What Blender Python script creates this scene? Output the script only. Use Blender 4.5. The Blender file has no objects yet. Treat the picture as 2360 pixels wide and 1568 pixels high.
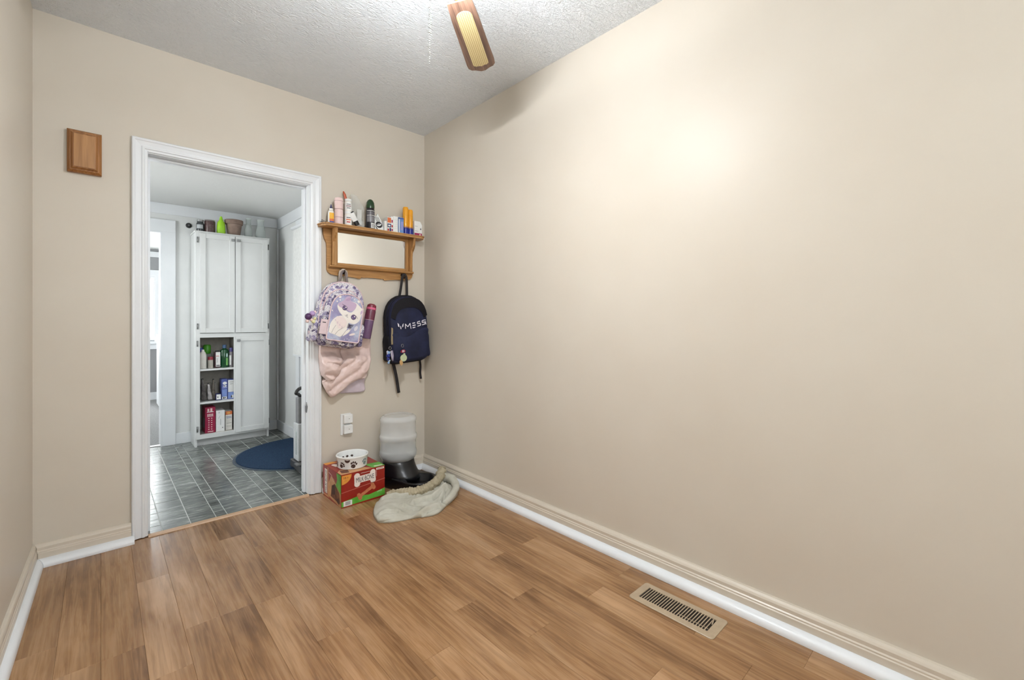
import bpy, bmesh, math, random
from mathutils import Vector, Matrix, noise
random.seed(7)
S = bpy.context.scene
COL = S.collection
PI = math.pi
# ------------------------------------------------------------------ camera
cam_d = bpy.data.cameras.new('camera'); cam = bpy.data.objects.new('camera', cam_d); COL.objects.link(cam)
cam_d.sensor_width = 36.0; cam_d.lens = 1022 * 36 / 2360; cam_d.shift_y = -44 / 2360; cam_d.clip_start = 0.02
YAW = math.atan(948 / 1022)
cam.location = (0, 0, 1.15); cam.rotation_euler = (PI / 2, 0, -YAW)
S.camera = cam
# ------------------------------------------------------------------ world, exposure
W = bpy.data.worlds.new('overcast_sky'); S.world = W; W.use_nodes = True
bg = W.node_tree.nodes['Background']; bg.inputs[0].default_value = (0.95, 0.98, 1.0, 1); bg.inputs[1].default_value = 4.0
S.view_settings.view_transform = 'Standard'; S.view_settings.look = 'None'; S.view_settings.gamma = 1.0
S.view_settings.use_curve_mapping = False
S.view_settings.exposure = 0.52
S.cycles.max_bounces = 4; S.cycles.diffuse_bounces = 3; S.cycles.glossy_bounces = 3; S.cycles.transmission_bounces = 4; S.cycles.use_light_tree = False; S.cycles.use_adaptive_sampling = True; S.cycles.adaptive_threshold = 0.1
S.cycles.transparent_max_bounces = 8; S.cycles.sample_clamp_indirect = 8.0; S.cycles.caustics_refractive = False; S.cycles.caustics_reflective = False
LAMP = 350.0          # emission of the fan globe
def area(name, loc, rot, sx, sy, power, col=(1, 1, 1), spread=PI):
    d = bpy.data.lights.new(name, 'AREA'); d.shape = 'RECTANGLE'; d.size = sx; d.size_y = sy; d.energy = power; d.color = col; d.spread = spread
    o = bpy.data.objects.new(name, d); COL.objects.link(o); o.location = loc; o.rotation_euler = rot; return o
# daylight by kitchen and back windows; room and side lamps are added fill
area('added_room_fill', (0.42, -2.06, 1.75), (PI / 2, 0, 0), 1.2, 1.3, 25, (0.93, 0.97, 1.0))  # added fill lamp behind the camera, at a made-up window
area('daylight_kitchen_window', (-1.46, 3.9, 1.5), (PI / 2, 0, -PI / 2), 1.0, 1.1, 14.5, (1, 0.99, 0.98), 1.9)
area('daylight_back_window', (0.1, 8.52, 1.4), (-PI / 2, 0, 0), 0.9, 1.0, 34, (1, 0.99, 0.98))
area('added_far_room_fill', (-1.68, 7.1, 1.4), (PI / 2, 0, -PI / 2), 1.0, 1.0, 48, (1, 0.99, 0.98))  # extra lamp added to brighten the far room from the side
# ------------------------------------------------------------------ materials
def lin(c):
    return tuple((v / 255 / 12.92 if v / 255 <= 0.04045 else ((v / 255 + 0.055) / 1.055) ** 2.4) for v in c) + (1.0,)
MATS = {}
class M_:
    def __init__(s, name, rough=0.5, metal=0.0, spec=0.5):
        s.m = bpy.data.materials.new(name); s.m.use_nodes = True; s.t = s.m.node_tree; s.n = s.t.nodes; s.l = s.t.links
        s.b = s.n['Principled BSDF']; s.b.inputs['Roughness'].default_value = rough; s.b.inputs['Metallic'].default_value = metal
        s.b.inputs['Specular IOR Level'].default_value = spec; s.c = None
    def new(s, ty, **kw):
        n = s.n.new(ty)
        for k, v in kw.items():
            if k.startswith('i_'): n.inputs[k[2:].replace('_', ' ')].default_value = v
            else: setattr(n, k, v)
        return n
    def co(s, scale=(1, 1, 1), rnd=False, rot=(0, 0, 0)):
        tc = s.new('ShaderNodeTexCoord'); mp = s.new('ShaderNodeMapping'); mp.inputs['Scale'].default_value = scale; mp.inputs['Rotation'].default_value = rot
        s.l.new(tc.outputs['Object'], mp.inputs['Vector'])
        if rnd:
            oi = s.new('ShaderNodeObjectInfo'); mu = s.new('ShaderNodeMath', operation='MULTIPLY'); mu.inputs[1].default_value = 37.0
            s.l.new(oi.outputs['Random'], mu.inputs[0]); s.l.new(mu.outputs[0], mp.inputs['Location'])
        return mp.outputs[0]
    def noise(s, vec, scale=5, detail=4, rough=0.6, dist=0.0):
        n = s.new('ShaderNodeTexNoise'); n.inputs['Scale'].default_value = scale; n.inputs['Detail'].default_value = detail
        n.inputs['Roughness'].default_value = rough; n.inputs['Distortion'].default_value = dist; s.l.new(vec, n.inputs['Vector']); return n.outputs['Fac']
    def ramp(s, fac, stops, interp='LINEAR'):
        r = s.new('ShaderNodeValToRGB'); e = r.color_ramp; e.interpolation = interp
        while len(e.elements) < len(stops): e.elements.new(0.5)
        for q, (p, c) in zip(e.elements, stops): q.position = p; q.color = lin(c)
        s.l.new(fac, r.inputs[0]); return r.outputs[0]
    def mix(s, a, b, fac, mode='MIX'):
        x = s.new('ShaderNodeMix', data_type='RGBA', blend_type=mode)
        for v, i in ((a, 6), (b, 7)):
            if isinstance(v, tuple): x.inputs[i].default_value = lin(v) if max(v) > 1.01 or len(v) == 3 else v
            else: s.l.new(v, x.inputs[i])
        if isinstance(fac, (int, float)): x.inputs[0].default_value = fac
        else: s.l.new(fac, x.inputs[0])
        return x.outputs[2]
    def col(s, c):
        if isinstance(c, tuple): s.b.inputs['Base Color'].default_value = lin(c)
        else: s.l.new(c, s.b.inputs['Base Color'])
        return s
    def bump(s, fac, strength=0.2, dist=0.01):
        b = s.new('ShaderNodeBump'); b.inputs['Strength'].default_value = strength; b.inputs['Distance'].default_value = dist
        s.l.new(fac, b.inputs['Height']); s.l.new(b.outputs[0], s.b.inputs['Normal']); return s
    def rgh(s, fac, a, b):
        r = s.new('ShaderNodeMapRange'); r.inputs['To Min'].default_value = a; r.inputs['To Max'].default_value = b
        s.l.new(fac, r.inputs[0]); s.l.new(r.outputs[0], s.b.inputs['Roughness']); return s
def plain(name, c, rough=0.5, metal=0.0, var=6, scale=30, bump=0.0, spec=0.5):
    """one colour with a faint noise of its own"""
    if name in MATS: return MATS[name]
    m = M_(name, rough, metal, spec); v = m.co()
    n = m.noise(v, scale, 3)
    lo = tuple(max(0, k - var) for k in c); hi = tuple(min(255, k + var) for k in c)
    m.col(m.ramp(n, [(0.3, lo), (0.7, hi)]))
    if bump: m.bump(n, bump, 0.004)
    MATS[name] = m.m; return m.m
def wood(name, dark, mid, light, axis, rough=0.38, scale=1.0, rnd=False):
    m = M_(name, rough); sc = [38 * scale] * 3; sc['xyz'.index(axis)] = 2.2 * scale
    v = m.co(tuple(sc), rnd)
    n = m.noise(v, 1.0, 6, 0.65, 0.6); sc2 = [110 * scale] * 3; sc2['xyz'.index(axis)] = 5 * scale
    n2 = m.noise(m.co(tuple(sc2), rnd), 1.0, 3, 0.6)
    c = m.ramp(n, [(0.28, dark), (0.5, mid), (0.72, light)])
    c = m.mix(c, m.ramp(n2, [(0.4, dark), (0.62, light)]), 0.28)
    m.col(c).bump(n2, 0.12, 0.002); MATS[name] = m.m; return m.m
# painted walls: satin beige
m = M_('beige_wall_paint', 0.30, 0, 0.30); v = m.co(); n = m.noise(v, 2.2, 2)
m.col(m.ramp(n, [(0.3, (213, 203, 188)), (0.7, (216, 207, 193))])); m.rgh(n, 0.40, 0.46); BEIGE = m.m
m = M_('ceiling_plaster', 0.85, 0, 0.3); v = m.co(); n = m.noise(v, 3.5, 3); n2 = m.noise(m.co((1, 2.2, 1), rot=(0, 0, 0.6)), 30, 3, 0.65, 1.6)
m.col(m.mix(m.ramp(n, [(0.25, (240, 244, 248)), (0.7, (246, 249, 252))]), (150, 152, 155), m.ramp(n2, [(0.66, (0, 0, 0)), (0.80, (120, 120, 120))]))); m.bump(n2, 0.9, 0.016); PLASTER = m.m
m = M_('white_enamel_paint', 0.35, 0, 0.5); v = m.co(); n = m.noise(v, 3, 4)
m.col(m.ramp(n, [(0.3, (230, 233, 236)), (0.7, (237, 239, 242))])); WHITE = m.m
m = M_('kitchen_wall_paint', 0.5, 0, 0.4); v = m.co(); n = m.noise(v, 3, 4)
m.col(m.ramp(n, [(0.3, (224, 225, 224)), (0.7, (231, 232, 231))])); KWHITE = m.m
m = M_('kitchen_ceiling_paint', 0.8, 0, 0.3); v = m.co(); m.col((232, 232, 230)); m.bump(m.noise(v, 30, 4), 0.25, 0.006); KCEIL = m.m
# laminate planks
m = M_('laminate_plank', 0.36, 0, 0.5)
v1 = m.co((7, 0.9, 1), True); n1 = m.noise(v1, 1.0, 3, 0.6, 0.9); v2 = m.co((70, 3.0, 1), True); n2 = m.noise(v2, 1.0, 3, 0.7, 0.5); n3 = m.noise(m.co((5, 2.0, 1), True), 1.0, 4, 0.6, 0.2)
c = m.ramp(n1, [(0.32, (112, 78, 50)), (0.43, (148, 110, 76)), (0.55, (168, 129, 92)), (0.68, (196, 158, 122))])
c = m.mix(c, m.ramp(n2, [(0.40, (92, 62, 40)), (0.52, (158, 120, 86)), (0.60, (186, 148, 112))]), 0.42)
c = m.mix(c, m.ramp(n3, [(0.34, (104, 76, 52)), (0.50, (156, 120, 87)), (0.66, (184, 150, 118))]), 0.34)
oi = m.new('ShaderNodeObjectInfo'); hs = m.new('ShaderNodeHueSaturation'); hs.inputs['Saturation'].default_value = 1.05
mr = m.new('ShaderNodeMapRange'); mr.inputs['To Min'].default_value = 0.95; mr.inputs['To Max'].default_value = 1.05
m.l.new(oi.outputs['Random'], mr.inputs[0]); m.l.new(mr.outputs[0], hs.inputs['Value']); m.l.new(c, hs.inputs['Color']); m.col(hs.outputs[0])
m.bump(n2, 0.10, 0.002); m.rgh(n3, 0.16, 0.28); PLANK = m.m
# slate look vinyl tile
m = M_('slate_vinyl_tile', 0.30, 0, 0.5); v1 = m.co((5, 26, 1), True); n1 = m.noise(v1, 1.4, 4, 0.72, 0.8); n2 = m.noise(m.co((5, 3, 1), True), 1.0, 4)
c = m.ramp(n1, [(0.32, (74, 79, 77)), (0.48, (104, 109, 106)), (0.57, (124, 128, 124)), (0.66, (178, 180, 175))])
oi = m.new('ShaderNodeObjectInfo'); hs = m.new('ShaderNodeHueSaturation'); mr = m.new('ShaderNodeMapRange'); mr.inputs['To Min'].default_value = 0.82; mr.inputs['To Max'].default_value = 1.12
m.l.new(oi.outputs['Random'], mr.inputs[0]); m.l.new(mr.outputs[0], hs.inputs['Value']); m.l.new(c, hs.inputs['Color']); m.col(hs.outputs[0])
m.bump(n1, 0.10, 0.003); m.rgh(n2, 0.12, 0.28); TILE = m.m
GROUT = plain('pale_grout', (188, 190, 186), 0.6)
JOINT = plain('plank_joint', (138, 102, 72), 0.6)
m = M_('grey_carpet', 0.95, 0, 0.1); v = m.co(); n = m.noise(v, 90, 4); m.col(m.ramp(n, [(0.3, (132, 132, 132)), (0.7, (168, 168, 168))])); m.bump(n, 0.6, 0.01); CARPET = m.m
OAK = wood('golden_oak', (136, 92, 46), (184, 134, 78), (210, 164, 108), 'z')
OAKX = wood('golden_oak_long', (136, 92, 46), (184, 134, 78), (210, 164, 108), 'x')
OAKD = wood('brown_oak', (112, 66, 28), (154, 100, 50), (186, 131, 78), 'z')
BLADEW = wood('walnut_blade', (70, 50, 40), (124, 94, 78), (156, 124, 106), 'x', 0.4, 1.0)
CHROME = plain('brushed_metal', (176, 176, 176), 0.32, 1.0, 10)
DARKM = plain('dark_bronze', (58, 46, 40), 0.4, 0.8)
NICKEL = plain('satin_nickel', (150, 150, 150), 0.35, 0.9, 8)
BLACK = plain('black_plastic', (22, 22, 24), 0.38, 0, 3)
m = M_('mirror_glass', 0.02, 1.0); m.col((236, 236, 232)); MIRROR = m.m
def glassy(name, c, alpha, rough=0.05):
    m = M_(name, rough); tr = m.new('ShaderNodeBsdfTransparent'); tr.inputs[0].default_value = lin(c); mx = m.new('ShaderNodeMixShader'); mx.inputs[0].default_value = alpha
    v = m.co(); m.col(m.ramp(m.noise(v, 12, 3), [(0.3, tuple(max(0, k - 6) for k in c)), (0.7, c)]))
    m.l.new(tr.outputs[0], mx.inputs[1]); m.l.new(m.b.outputs[0], mx.inputs[2]); m.l.new(mx.outputs[0], m.n['Material Output'].inputs['Surface']); return m.m
PANE = glassy('window_glass', (250, 252, 252), 0.06)
CLEAR = glassy('clear_glass', (246, 249, 248), 0.22, 0.05)
FROST = glassy('cloudy_jug_plastic', (249, 250, 250), 0.36, 0.06)
BAGM = glassy('clear_bag_film', (250, 250, 248), 0.24, 0.04)
# ------------------------------------------------------------------ geometry helpers
def link(name, me, mat, parent, loc=(0, 0, 0), rot=(0, 0, 0), smooth=False):
    o = bpy.data.objects.new(name, me); COL.objects.link(o); o.location = loc; o.rotation_euler = rot
    if mat is not None:
        for q in (mat if isinstance(mat, (list, tuple)) else [mat]): me.materials.append(q)
    if parent is not None: o.parent = parent
    if smooth: me.polygons.foreach_set('use_smooth', [True] * len(me.polygons))
    return o
def mesh(name, vs, fs, mat, parent=None, loc=(0, 0, 0), rot=(0, 0, 0), smooth=False, mi=None, fix=True):
    me = bpy.data.meshes.new(name); me.from_pydata([tuple(v) for v in vs], [], fs)
    if mi: me.polygons.foreach_set('material_index', mi)
    if fix:
        bm = bmesh.new(); bm.from_mesh(me); bmesh.ops.recalc_face_normals(bm, faces=bm.faces); bm.to_mesh(me); bm.free()
    me.update(); return link(name, me, mat, parent, loc, rot, smooth)
def boxdata(b):
    x0, x1, y0, y1, z0, z1 = b
    return [(x0, y0, z0), (x1, y0, z0), (x1, y1, z0), (x0, y1, z0), (x0, y0, z1), (x1, y0, z1), (x1, y1, z1), (x0, y1, z1)], \
        [(0, 3, 2, 1), (4, 5, 6, 7), (0, 1, 5, 4), (1, 2, 6, 5), (2, 3, 7, 6), (3, 0, 4, 7)]
def boxes(name, bs, mat, parent=None, loc=(0, 0, 0), rot=(0, 0, 0), bevel=0.0, seg=2):
    vs, fs = [], []
    for b in bs:
        v, f = boxdata(b); k = len(vs); vs += v; fs += [tuple(i + k for i in q) for q in f]
    me = bpy.data.meshes.new(name); me.from_pydata(vs, [], fs)
    if bevel:
        bm = bmesh.new(); bm.from_mesh(me); bmesh.ops.bevel(bm, geom=bm.edges[:], offset=bevel, segments=seg, affect='EDGES', profile=0.6); bm.to_mesh(me); bm.free()
    me.update(); return link(name, me, mat, parent, loc, rot)
def box(name, x0, x1, y0, y1, z0, z1, mat, parent=None, bevel=0.0, **k): return boxes(name, [(x0, x1, y0, y1, z0, z1)], mat, parent, bevel=bevel, **k)
def lathe(name, prof, mat, parent=None, loc=(0, 0, 0), rot=(0, 0, 0), seg=28, sx=1.0, sy=1.0, smooth=True):
    """prof: (r, z) from the bottom up; r = 0 closes an end"""
    vs, fs, rings = [], [], []
    for r, z in prof:
        if r < 1e-6: rings.append([len(vs)]); vs.append((0, 0, z))
        else:
            rings.append(list(range(len(vs), len(vs) + seg)))
            vs += [(r * sx * math.cos(2 * PI * k / seg), r * sy * math.sin(2 * PI * k / seg), z) for k in range(seg)]
    for a, b in zip(rings, rings[1:]):
        for k in range(seg):
            k2 = (k + 1) % seg
            if len(a) == 1 and len(b) == 1: continue
            if len(a) == 1: fs.append((a[0], b[k], b[k2]))
            elif len(b) == 1: fs.append((a[k], a[k2], b[0]))
            else: fs.append((a[k], a[k2], b[k2], b[k]))
    o = mesh(name, vs, fs, mat, parent, loc, rot, smooth)
    if smooth: sharp(o)
    return o
def sharp(o, ang=0.6):
    bm = bmesh.new(); bm.from_mesh(o.data)
    for e in bm.edges:
        if len(e.link_faces) == 2 and e.calc_face_angle(0) > ang: e.smooth = False
    bm.to_mesh(o.data); bm.free()
def prism(name, pts, a0, a1, plane, mat, parent=None, loc=(0, 0, 0), rot=(0, 0, 0), smooth=False):
    """polygon pts in plane ('xz','xy','yz') extruded along the third axis from a0 to a1"""
    def P(p, a):
        return {'xz': (p[0], a, p[1]), 'xy': (p[0], p[1], a), 'yz': (a, p[0], p[1])}[plane]
    n = len(pts); vs = [P(p, a0) for p in pts] + [P(p, a1) for p in pts]
    fs = [tuple(range(n)), tuple(range(2 * n - 1, n - 1, -1))] + [(k, (k + 1) % n, n + (k + 1) % n, n + k) for k in range(n)]
    o = mesh(name, vs, fs, mat, parent, loc, rot, smooth)
    if smooth: sharp(o)
    return o
def smoothline(pts, per=6, closed=False):
    P = [Vector(p) for p in pts]; n = len(P); out = []
    rng = range(n) if closed else range(n - 1)
    for i in rng:
        g = lambda k: P[k % n] if closed else P[max(0, min(n - 1, k))]
        p0, p1, p2, p3 = g(i - 1), g(i), g(i + 1), g(i + 2)
        for j in range(per):
            t = j / per
            out.append(0.5 * ((2 * p1) + (p2 - p0) * t + (2 * p0 - 5 * p1 + 4 * p2 - p3) * t * t + (3 * p1 - p0 - 3 * p2 + p3) * t ** 3))
    if not closed: out.append(P[-1])
    return out
def tube(name, pts, r, mat, parent=None, seg=8, closed=False, flat=1.0, up=(0, 0, 1), rf=None, loc=(0, 0, 0), rot=(0, 0, 0)):
    """sweep a (flattened) circle along pts; rf(i, n, k) scales the radius"""
    P = [Vector(p) for p in pts]; n = len(P); vs, fs = [], []; U = Vector(up)
    for i in range(n):
        a = P[(i - 1) % n] if closed or i else P[i]; b = P[(i + 1) % n] if closed or i < n - 1 else P[i]
        t = (b - a).normalized(); s = t.cross(U)
        if s.length < 1e-4: s = t.cross(Vector((1, 0.2, 0)))
        s.normalize(); w = s.cross(t).normalized()
        for k in range(seg):
            q = 2 * PI * k / seg; R = r * (rf(i, n, k) if rf else 1)
            vs.append(P[i] + s * math.cos(q) * R + w * math.sin(q) * R * flat)
    for i in range(n if closed else n - 1):
        j = (i + 1) % n
        for k in range(seg):
            k2 = (k + 1) % seg; fs.append((i * seg + k, i * seg + k2, j * seg + k2, j * seg + k))
    if not closed: fs += [tuple(range(seg)), tuple(range((n - 1) * seg + seg - 1, (n - 1) * seg - 1, -1))]
    return mesh(name, vs, fs, mat, parent, loc, rot, True)
def thing(name, label, cat, loc=(0, 0, 0), rot=(0, 0, 0), group=None):
    o = bpy.data.objects.new(name, None); COL.objects.link(o); o.location = loc; o.rotation_euler = rot; o.empty_display_size = 0.05
    return tag(o, label, cat, group)
def tag(o, label, cat, group=None):
    o['label'] = label; o['category'] = cat
    if group: o['group'] = group
    return o
def struct(o, label=None, cat=None):
    o['kind'] = 'structure'
    if label: o['label'] = label
    if cat: o['category'] = cat
    return o
def sempty(name, label, cat, loc=(0, 0, 0)):
    o = bpy.data.objects.new(name, None); COL.objects.link(o); o.location = loc; o.empty_display_size = 0.05; return struct(o, label, cat)
def arch(w, h, top=0.5, n=15, rb=0.04, pw=0.85):
    """backpack outline, centred: rounded bottom corners and an arched top of height top*h"""
    pts = []; zt = h / 2 - top * h
    for k in range(n + 1):
        t = PI * k / n; c, s = math.cos(t), math.sin(t)
        pts.append((w / 2 * math.copysign(abs(c) ** pw, c), zt + top * h * s ** pw))
    def lin2(a, b, m): return [(a[0] + (b[0] - a[0]) * q / m, a[1] + (b[1] - a[1]) * q / m) for q in range(1, m)]
    bl = [(-w / 2 + rb * (1 - math.cos(q)), -h / 2 + rb * (1 - math.sin(q))) for q in [0, PI / 6, PI / 3, PI / 2]]
    br = [(-x, z) for x, z in reversed(bl)]
    return pts + lin2(pts[-1], bl[0], 4) + bl + lin2(bl[-1], br[0], 5) + br + lin2(br[-1], pts[0], 4)
class Puffy:
    """soft closed body from an outline in the xz plane, back at y = 0, front towards -y"""
    def __init__(s, outline, depth, bulge, edge=0.02, c=None):
        s.o = outline; s.d = depth; s.b = bulge; s.e = edge
        s.c = c or (sum(p[0] for p in outline) / len(outline), sum(p[1] for p in outline) / len(outline))
    def front(s, x, z):
        dx, dz = x - s.c[0], z - s.c[1]; r = math.hypot(dx, dz)
        if r < 1e-6: return -(s.d + s.b)
        n = len(s.o); best = 1e9
        for i in range(n):
            ax, az = s.o[i][0] - s.c[0], s.o[i][1] - s.c[1]; bx, bz = s.o[(i + 1) % n][0] - s.c[0], s.o[(i + 1) % n][1] - s.c[1]
            ex, ez = bx - ax, bz - az; den = dx * ez - dz * ex
            if abs(den) < 1e-12: continue
            t = (ax * ez - az * ex) / den; u = (ax * dz - az * dx) / den
            if t > 0 and -1e-6 <= u <= 1 + 1e-6: best = min(best, t)
        q = min(1, 1 / best) if best < 1e8 else 1
        return -(s.d + s.b * (1 - q * q))
    def build(s, name, mat, parent, disp=None, loc=(0, 0, 0), rot=(0, 0, 0), nr=7):
        n = len(s.o); vs, fs, rings = [], [], []; cx, cz = s.c
        def ring(sc, y, grow=0.0):
            rings.append(len(vs))
            for x, z in s.o:
                px, pz = cx + (x - cx) * sc, cz + (z - cz) * sc; yy = y
                if disp:
                    ddx, ddy, ddz = disp(px, y, pz); px += ddx; yy += ddy; pz += ddz
                vs.append((px, yy, pz))
        ring(0.45, 0); ring(0.9, 0); 
        for q in (0.15, 0.5, 0.85, 1.0): ring(0.96 + 0.04 * math.sin(q * PI / 2), -s.e * q)
        for q in (0.33, 0.66): ring(1.0 + 0.015 * math.sin(q * PI), -(s.e + (s.d - 2 * s.e) * q))
        for q in (0, 0.4, 0.7, 0.9): ring(1.0 - 0.06 * (1 - math.cos(q * PI / 2)), -(s.d - s.e + s.e * math.sin(q * PI / 2)))
        for k in range(nr):
            q = 0.94 * (1 - k / nr); ring(q, -(s.d + s.b * (1 - q * q)))
        for a, b in zip(rings, rings[1:]): fs += [(a + k, a + (k + 1) % n, b + (k + 1) % n, b + k) for k in range(n)]
        fs.append(tuple(rings[0] + k for k in range(n)))
        i = len(vs); y = -(s.d + s.b); dd = disp(cx, y, cz) if disp else (0, 0, 0); vs.append((cx + dd[0], y + dd[1], cz + dd[2])); a = rings[-1]
        fs += [(a + k, a + (k + 1) % n, i) for k in range(n)]
        return mesh(name, vs, fs, mat, parent, loc, rot, True)
class Pr:
    """flat print: coloured shapes lying on a surface, each layer 0.4 mm proud of the last"""
    def __init__(s, o, u, v, n, surf=None, step=0.0004):
        s.o, s.u, s.v, s.n = Vector(o), Vector(u), Vector(v), Vector(n); s.surf = surf; s.vs, s.fs, s.mi, s.ms = [], [], [], []; s.step = step
    def add(s, poly, mat, layer=1):
        if mat not in s.ms: s.ms.append(mat)
        k = len(s.vs); 
        for x, y in poly: s.vs.append(s.o + s.u * x + s.v * y + s.n * ((s.surf(x, y) if s.surf else 0) + layer * s.step))
        s.fs.append(tuple(range(k, k + len(poly)))); s.mi.append(s.ms.index(mat)); return s
    def line(s, pts, w, mat, layer=1):
        for (ax, ay), (bx, by) in zip(pts, pts[1:]):
            dx, dy = bx - ax, by - ay; L = math.hypot(dx, dy) or 1; nx, ny = -dy / L * w / 2, dx / L * w / 2
            s.add([(ax + nx, ay + ny), (ax - nx, ay - ny), (bx - nx, by - ny), (bx + nx, by + ny)], mat, layer)
        return s
    def text(s, string, x, y, h, mat, layer=2, rot=0.0, width=None):
        me = textmesh(string); vs = [v.co.copy() for v in me.vertices]
        x0, x1 = min(v.x for v in vs), max(v.x for v in vs); y0, y1 = min(v.y for v in vs), max(v.y for v in vs)
        sy = h / (y1 - y0); sx = (width / (x1 - x0)) if width else sy; c, q = math.cos(rot), math.sin(rot)
        if mat not in s.ms: s.ms.append(mat)
        k = len(s.vs)
        for v in vs:
            a, b = (v.x - (x0 + x1) / 2) * sx, (v.y - (y0 + y1) / 2) * sy; a, b = x + a * c - b * q, y + a * q + b * c
            s.vs.append(s.o + s.u * a + s.v * b + s.n * ((s.surf(a, b) if s.surf else 0) + layer * s.step))
        for p in me.polygons: s.fs.append(tuple(i + k for i in p.vertices)); s.mi.append(s.ms.index(mat))
        bpy.data.meshes.remove(me); return s
    def build(s, name, parent): return mesh(name, s.vs, s.fs, s.ms, parent, mi=s.mi, fix=False)
def textmesh(string):
    cu = bpy.data.curves.new('lettering', 'FONT'); cu.body = string; cu.size = 1.0; ob = bpy.data.objects.new('lettering', cu); COL.objects.link(ob)
    bpy.context.view_layer.update(); dg = bpy.context.evaluated_depsgraph_get(); me = bpy.data.meshes.new_from_object(ob.evaluated_get(dg))
    bpy.data.objects.remove(ob); bpy.data.curves.remove(cu); return me
def rect(x0, x1, y0, y1): return [(x0, y0), (x1, y0), (x1, y1), (x0, y1)]
def ell(cx, cy, rx, ry, rot=0, n=20, a0=0, a1=2 * PI):
    c, s = math.cos(rot), math.sin(rot); full = abs(a1 - a0 - 2 * PI) < 1e-6; out = []
    for k in range(n if full else n + 1):
        t = a0 + (a1 - a0) * k / n; x, y = rx * math.cos(t), ry * math.sin(t); out.append((cx + x * c - y * s, cy + x * s + y * c))
    return out
def starp(cx, cy, r, n=5, q=0.45, rot=PI / 2): return [(cx + (r if k % 2 == 0 else r * q) * math.cos(rot + PI * k / n), cy + (r if k % 2 == 0 else r * q) * math.sin(rot + PI * k / n)) for k in range(2 * n)]
def bonep(cx, cy, L, w, rot=0, knob=0.36):
    p = []; r = w * knob
    def arc(x, y, a0, a1, m=8): p.extend((x + r * math.cos(a0 + (a1 - a0) * k / m), y + r * math.sin(a0 + (a1 - a0) * k / m)) for k in range(m + 1))
    arc(L / 2 - r, w / 2 - r * 0.4, PI * 1.05, -0.35); arc(L / 2 - r, -w / 2 + r * 0.4, 0.35, -PI * 1.05)
    arc(-L / 2 + r, -w / 2 + r * 0.4, 0.05 * PI, -PI - 0.35); arc(-L / 2 + r, w / 2 - r * 0.4, PI + 0.35, -0.05 * PI)
    c, s = math.cos(rot), math.sin(rot); return [(cx + x * c - y * s, cy + x * s + y * c) for x, y in p]
# ================================================================== THE ROOM
XR, YB, ZC = 1.888, 3.06, 2.62        # right wall, back wall, ceiling
YF = -1.9                             # wall behind the camera
def xl(y): return -0.235 - 0.0234 * (YB - y)   # left wall, a little out of square
DX0, DX1, DZ = 0.162, 1.026, 2.066    # rough opening of the doorway
struct(boxes('wall_back', [(-0.62, DX0, YB, YB + 0.065, 0, ZC), (DX1, XR + 0.12, YB, YB + 0.065, 0, ZC), (DX0, DX1, YB, YB + 0.065, DZ, ZC)], BEIGE),
       'beige painted wall with the white cased doorway')
struct(box('wall_right', XR, XR + 0.12, YF - 0.12, YB, 0, ZC, BEIGE), 'long bare beige wall above the floor vent')
struct(prism('wall_left', [(xl(YB), YB), (xl(YF), YF), (xl(YF) - 0.12, YF), (xl(YF) - 0.12, YB)], 0, ZC, 'xy', BEIGE), 'narrow strip of beige wall beside the wooden chime box')
FW = (-0.18, 1.02, 1.1, 2.4)
struct(boxes('wall_front', [(-0.6, FW[0], YF - 0.12, YF, 0, ZC), (FW[1], XR, YF - 0.12, YF, 0, ZC), (FW[0], FW[1], YF - 0.12, YF, 0, FW[2]), (FW[0], FW[1], YF - 0.12, YF, FW[3], ZC)], BEIGE), 'unseen beige wall with an added window facing the doorway')
struct(box('ceiling', -0.62, XR + 0.12, YF - 0.12, YB + 0.065, ZC, ZC + 0.08, PLASTER), 'grey white ceiling with brushed plaster texture')
def window(name, label, axis, a0, a1, z0, z1, p, d, mid=True):
    """sash window in an opening: axis 'x' lies along x at y = p; d is the way into the room"""
    w = sempty(name, label, 'window', ((a0 + a1) / 2, p, z0) if axis == 'x' else (p, (a0 + a1) / 2, z0)); ox, oy, oz = w.location
    def B(n, b0, b1, c0, c1, y0, y1, mt, pa):
        lo, hi = min(y0, y1), max(y0, y1)
        if axis == 'x': return box(n, b0 - ox, b1 - ox, p + lo - oy, p + hi - oy, c0 - oz, c1 - oz, mt, pa)
        return box(n, p + lo - ox, p + hi - ox, b0 - oy, b1 - oy, c0 - oz, c1 - oz, mt, pa)
    f = 0.045
    for n, b in (('frame_side', (a0, a0 + f, z0, z1)), ('frame_side', (a1 - f, a1, z0, z1)), ('frame_head', (a0 + f, a1 - f, z1 - f, z1)), ('frame_foot', (a0 + f, a1 - f, z0, z0 + f))): B(n, *b, -d * 0.09, -d * 0.03, WHITE, w)
    zm = (z0 + z1) / 2
    if mid: B('meeting_rail', a0 + f, a1 - f, zm - 0.02, zm + 0.02, -d * 0.085, -d * 0.03, WHITE, w)
    for q0, q1 in (((z0 + f, zm - 0.02), (zm + 0.02, z1 - f)) if mid else ((z0 + f, z1 - f),)): B('pane', a0 + f, a1 - f, q0, q1, -d * 0.062, -d * 0.058, PANE, w)
    c = 0.09
    for n, b in (('casing', (a0 - c, a0, z0 - 0.02, z1 + c)), ('casing', (a1, a1 + c, z0 - 0.02, z1 + c)), ('header_casing', (a0, a1, z1, z1 + c))): B(n, *b, 0, d * 0.02, WHITE, w)
    B('sill', a0 - c - 0.02, a1 + c + 0.02, z0 - 0.05, z0 - 0.02, 0, d * 0.06, WHITE, w); B('apron', a0 - c, a1 + c, z0 - 0.13, z0 - 0.05, 0, d * 0.016, WHITE, w)
    return w
window('added_window_room', 'added unseen white sash window for fill light opposite the doorway', 'x', *FW, YF, 1)  # window added out of view to go with the room fill lamp
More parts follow.
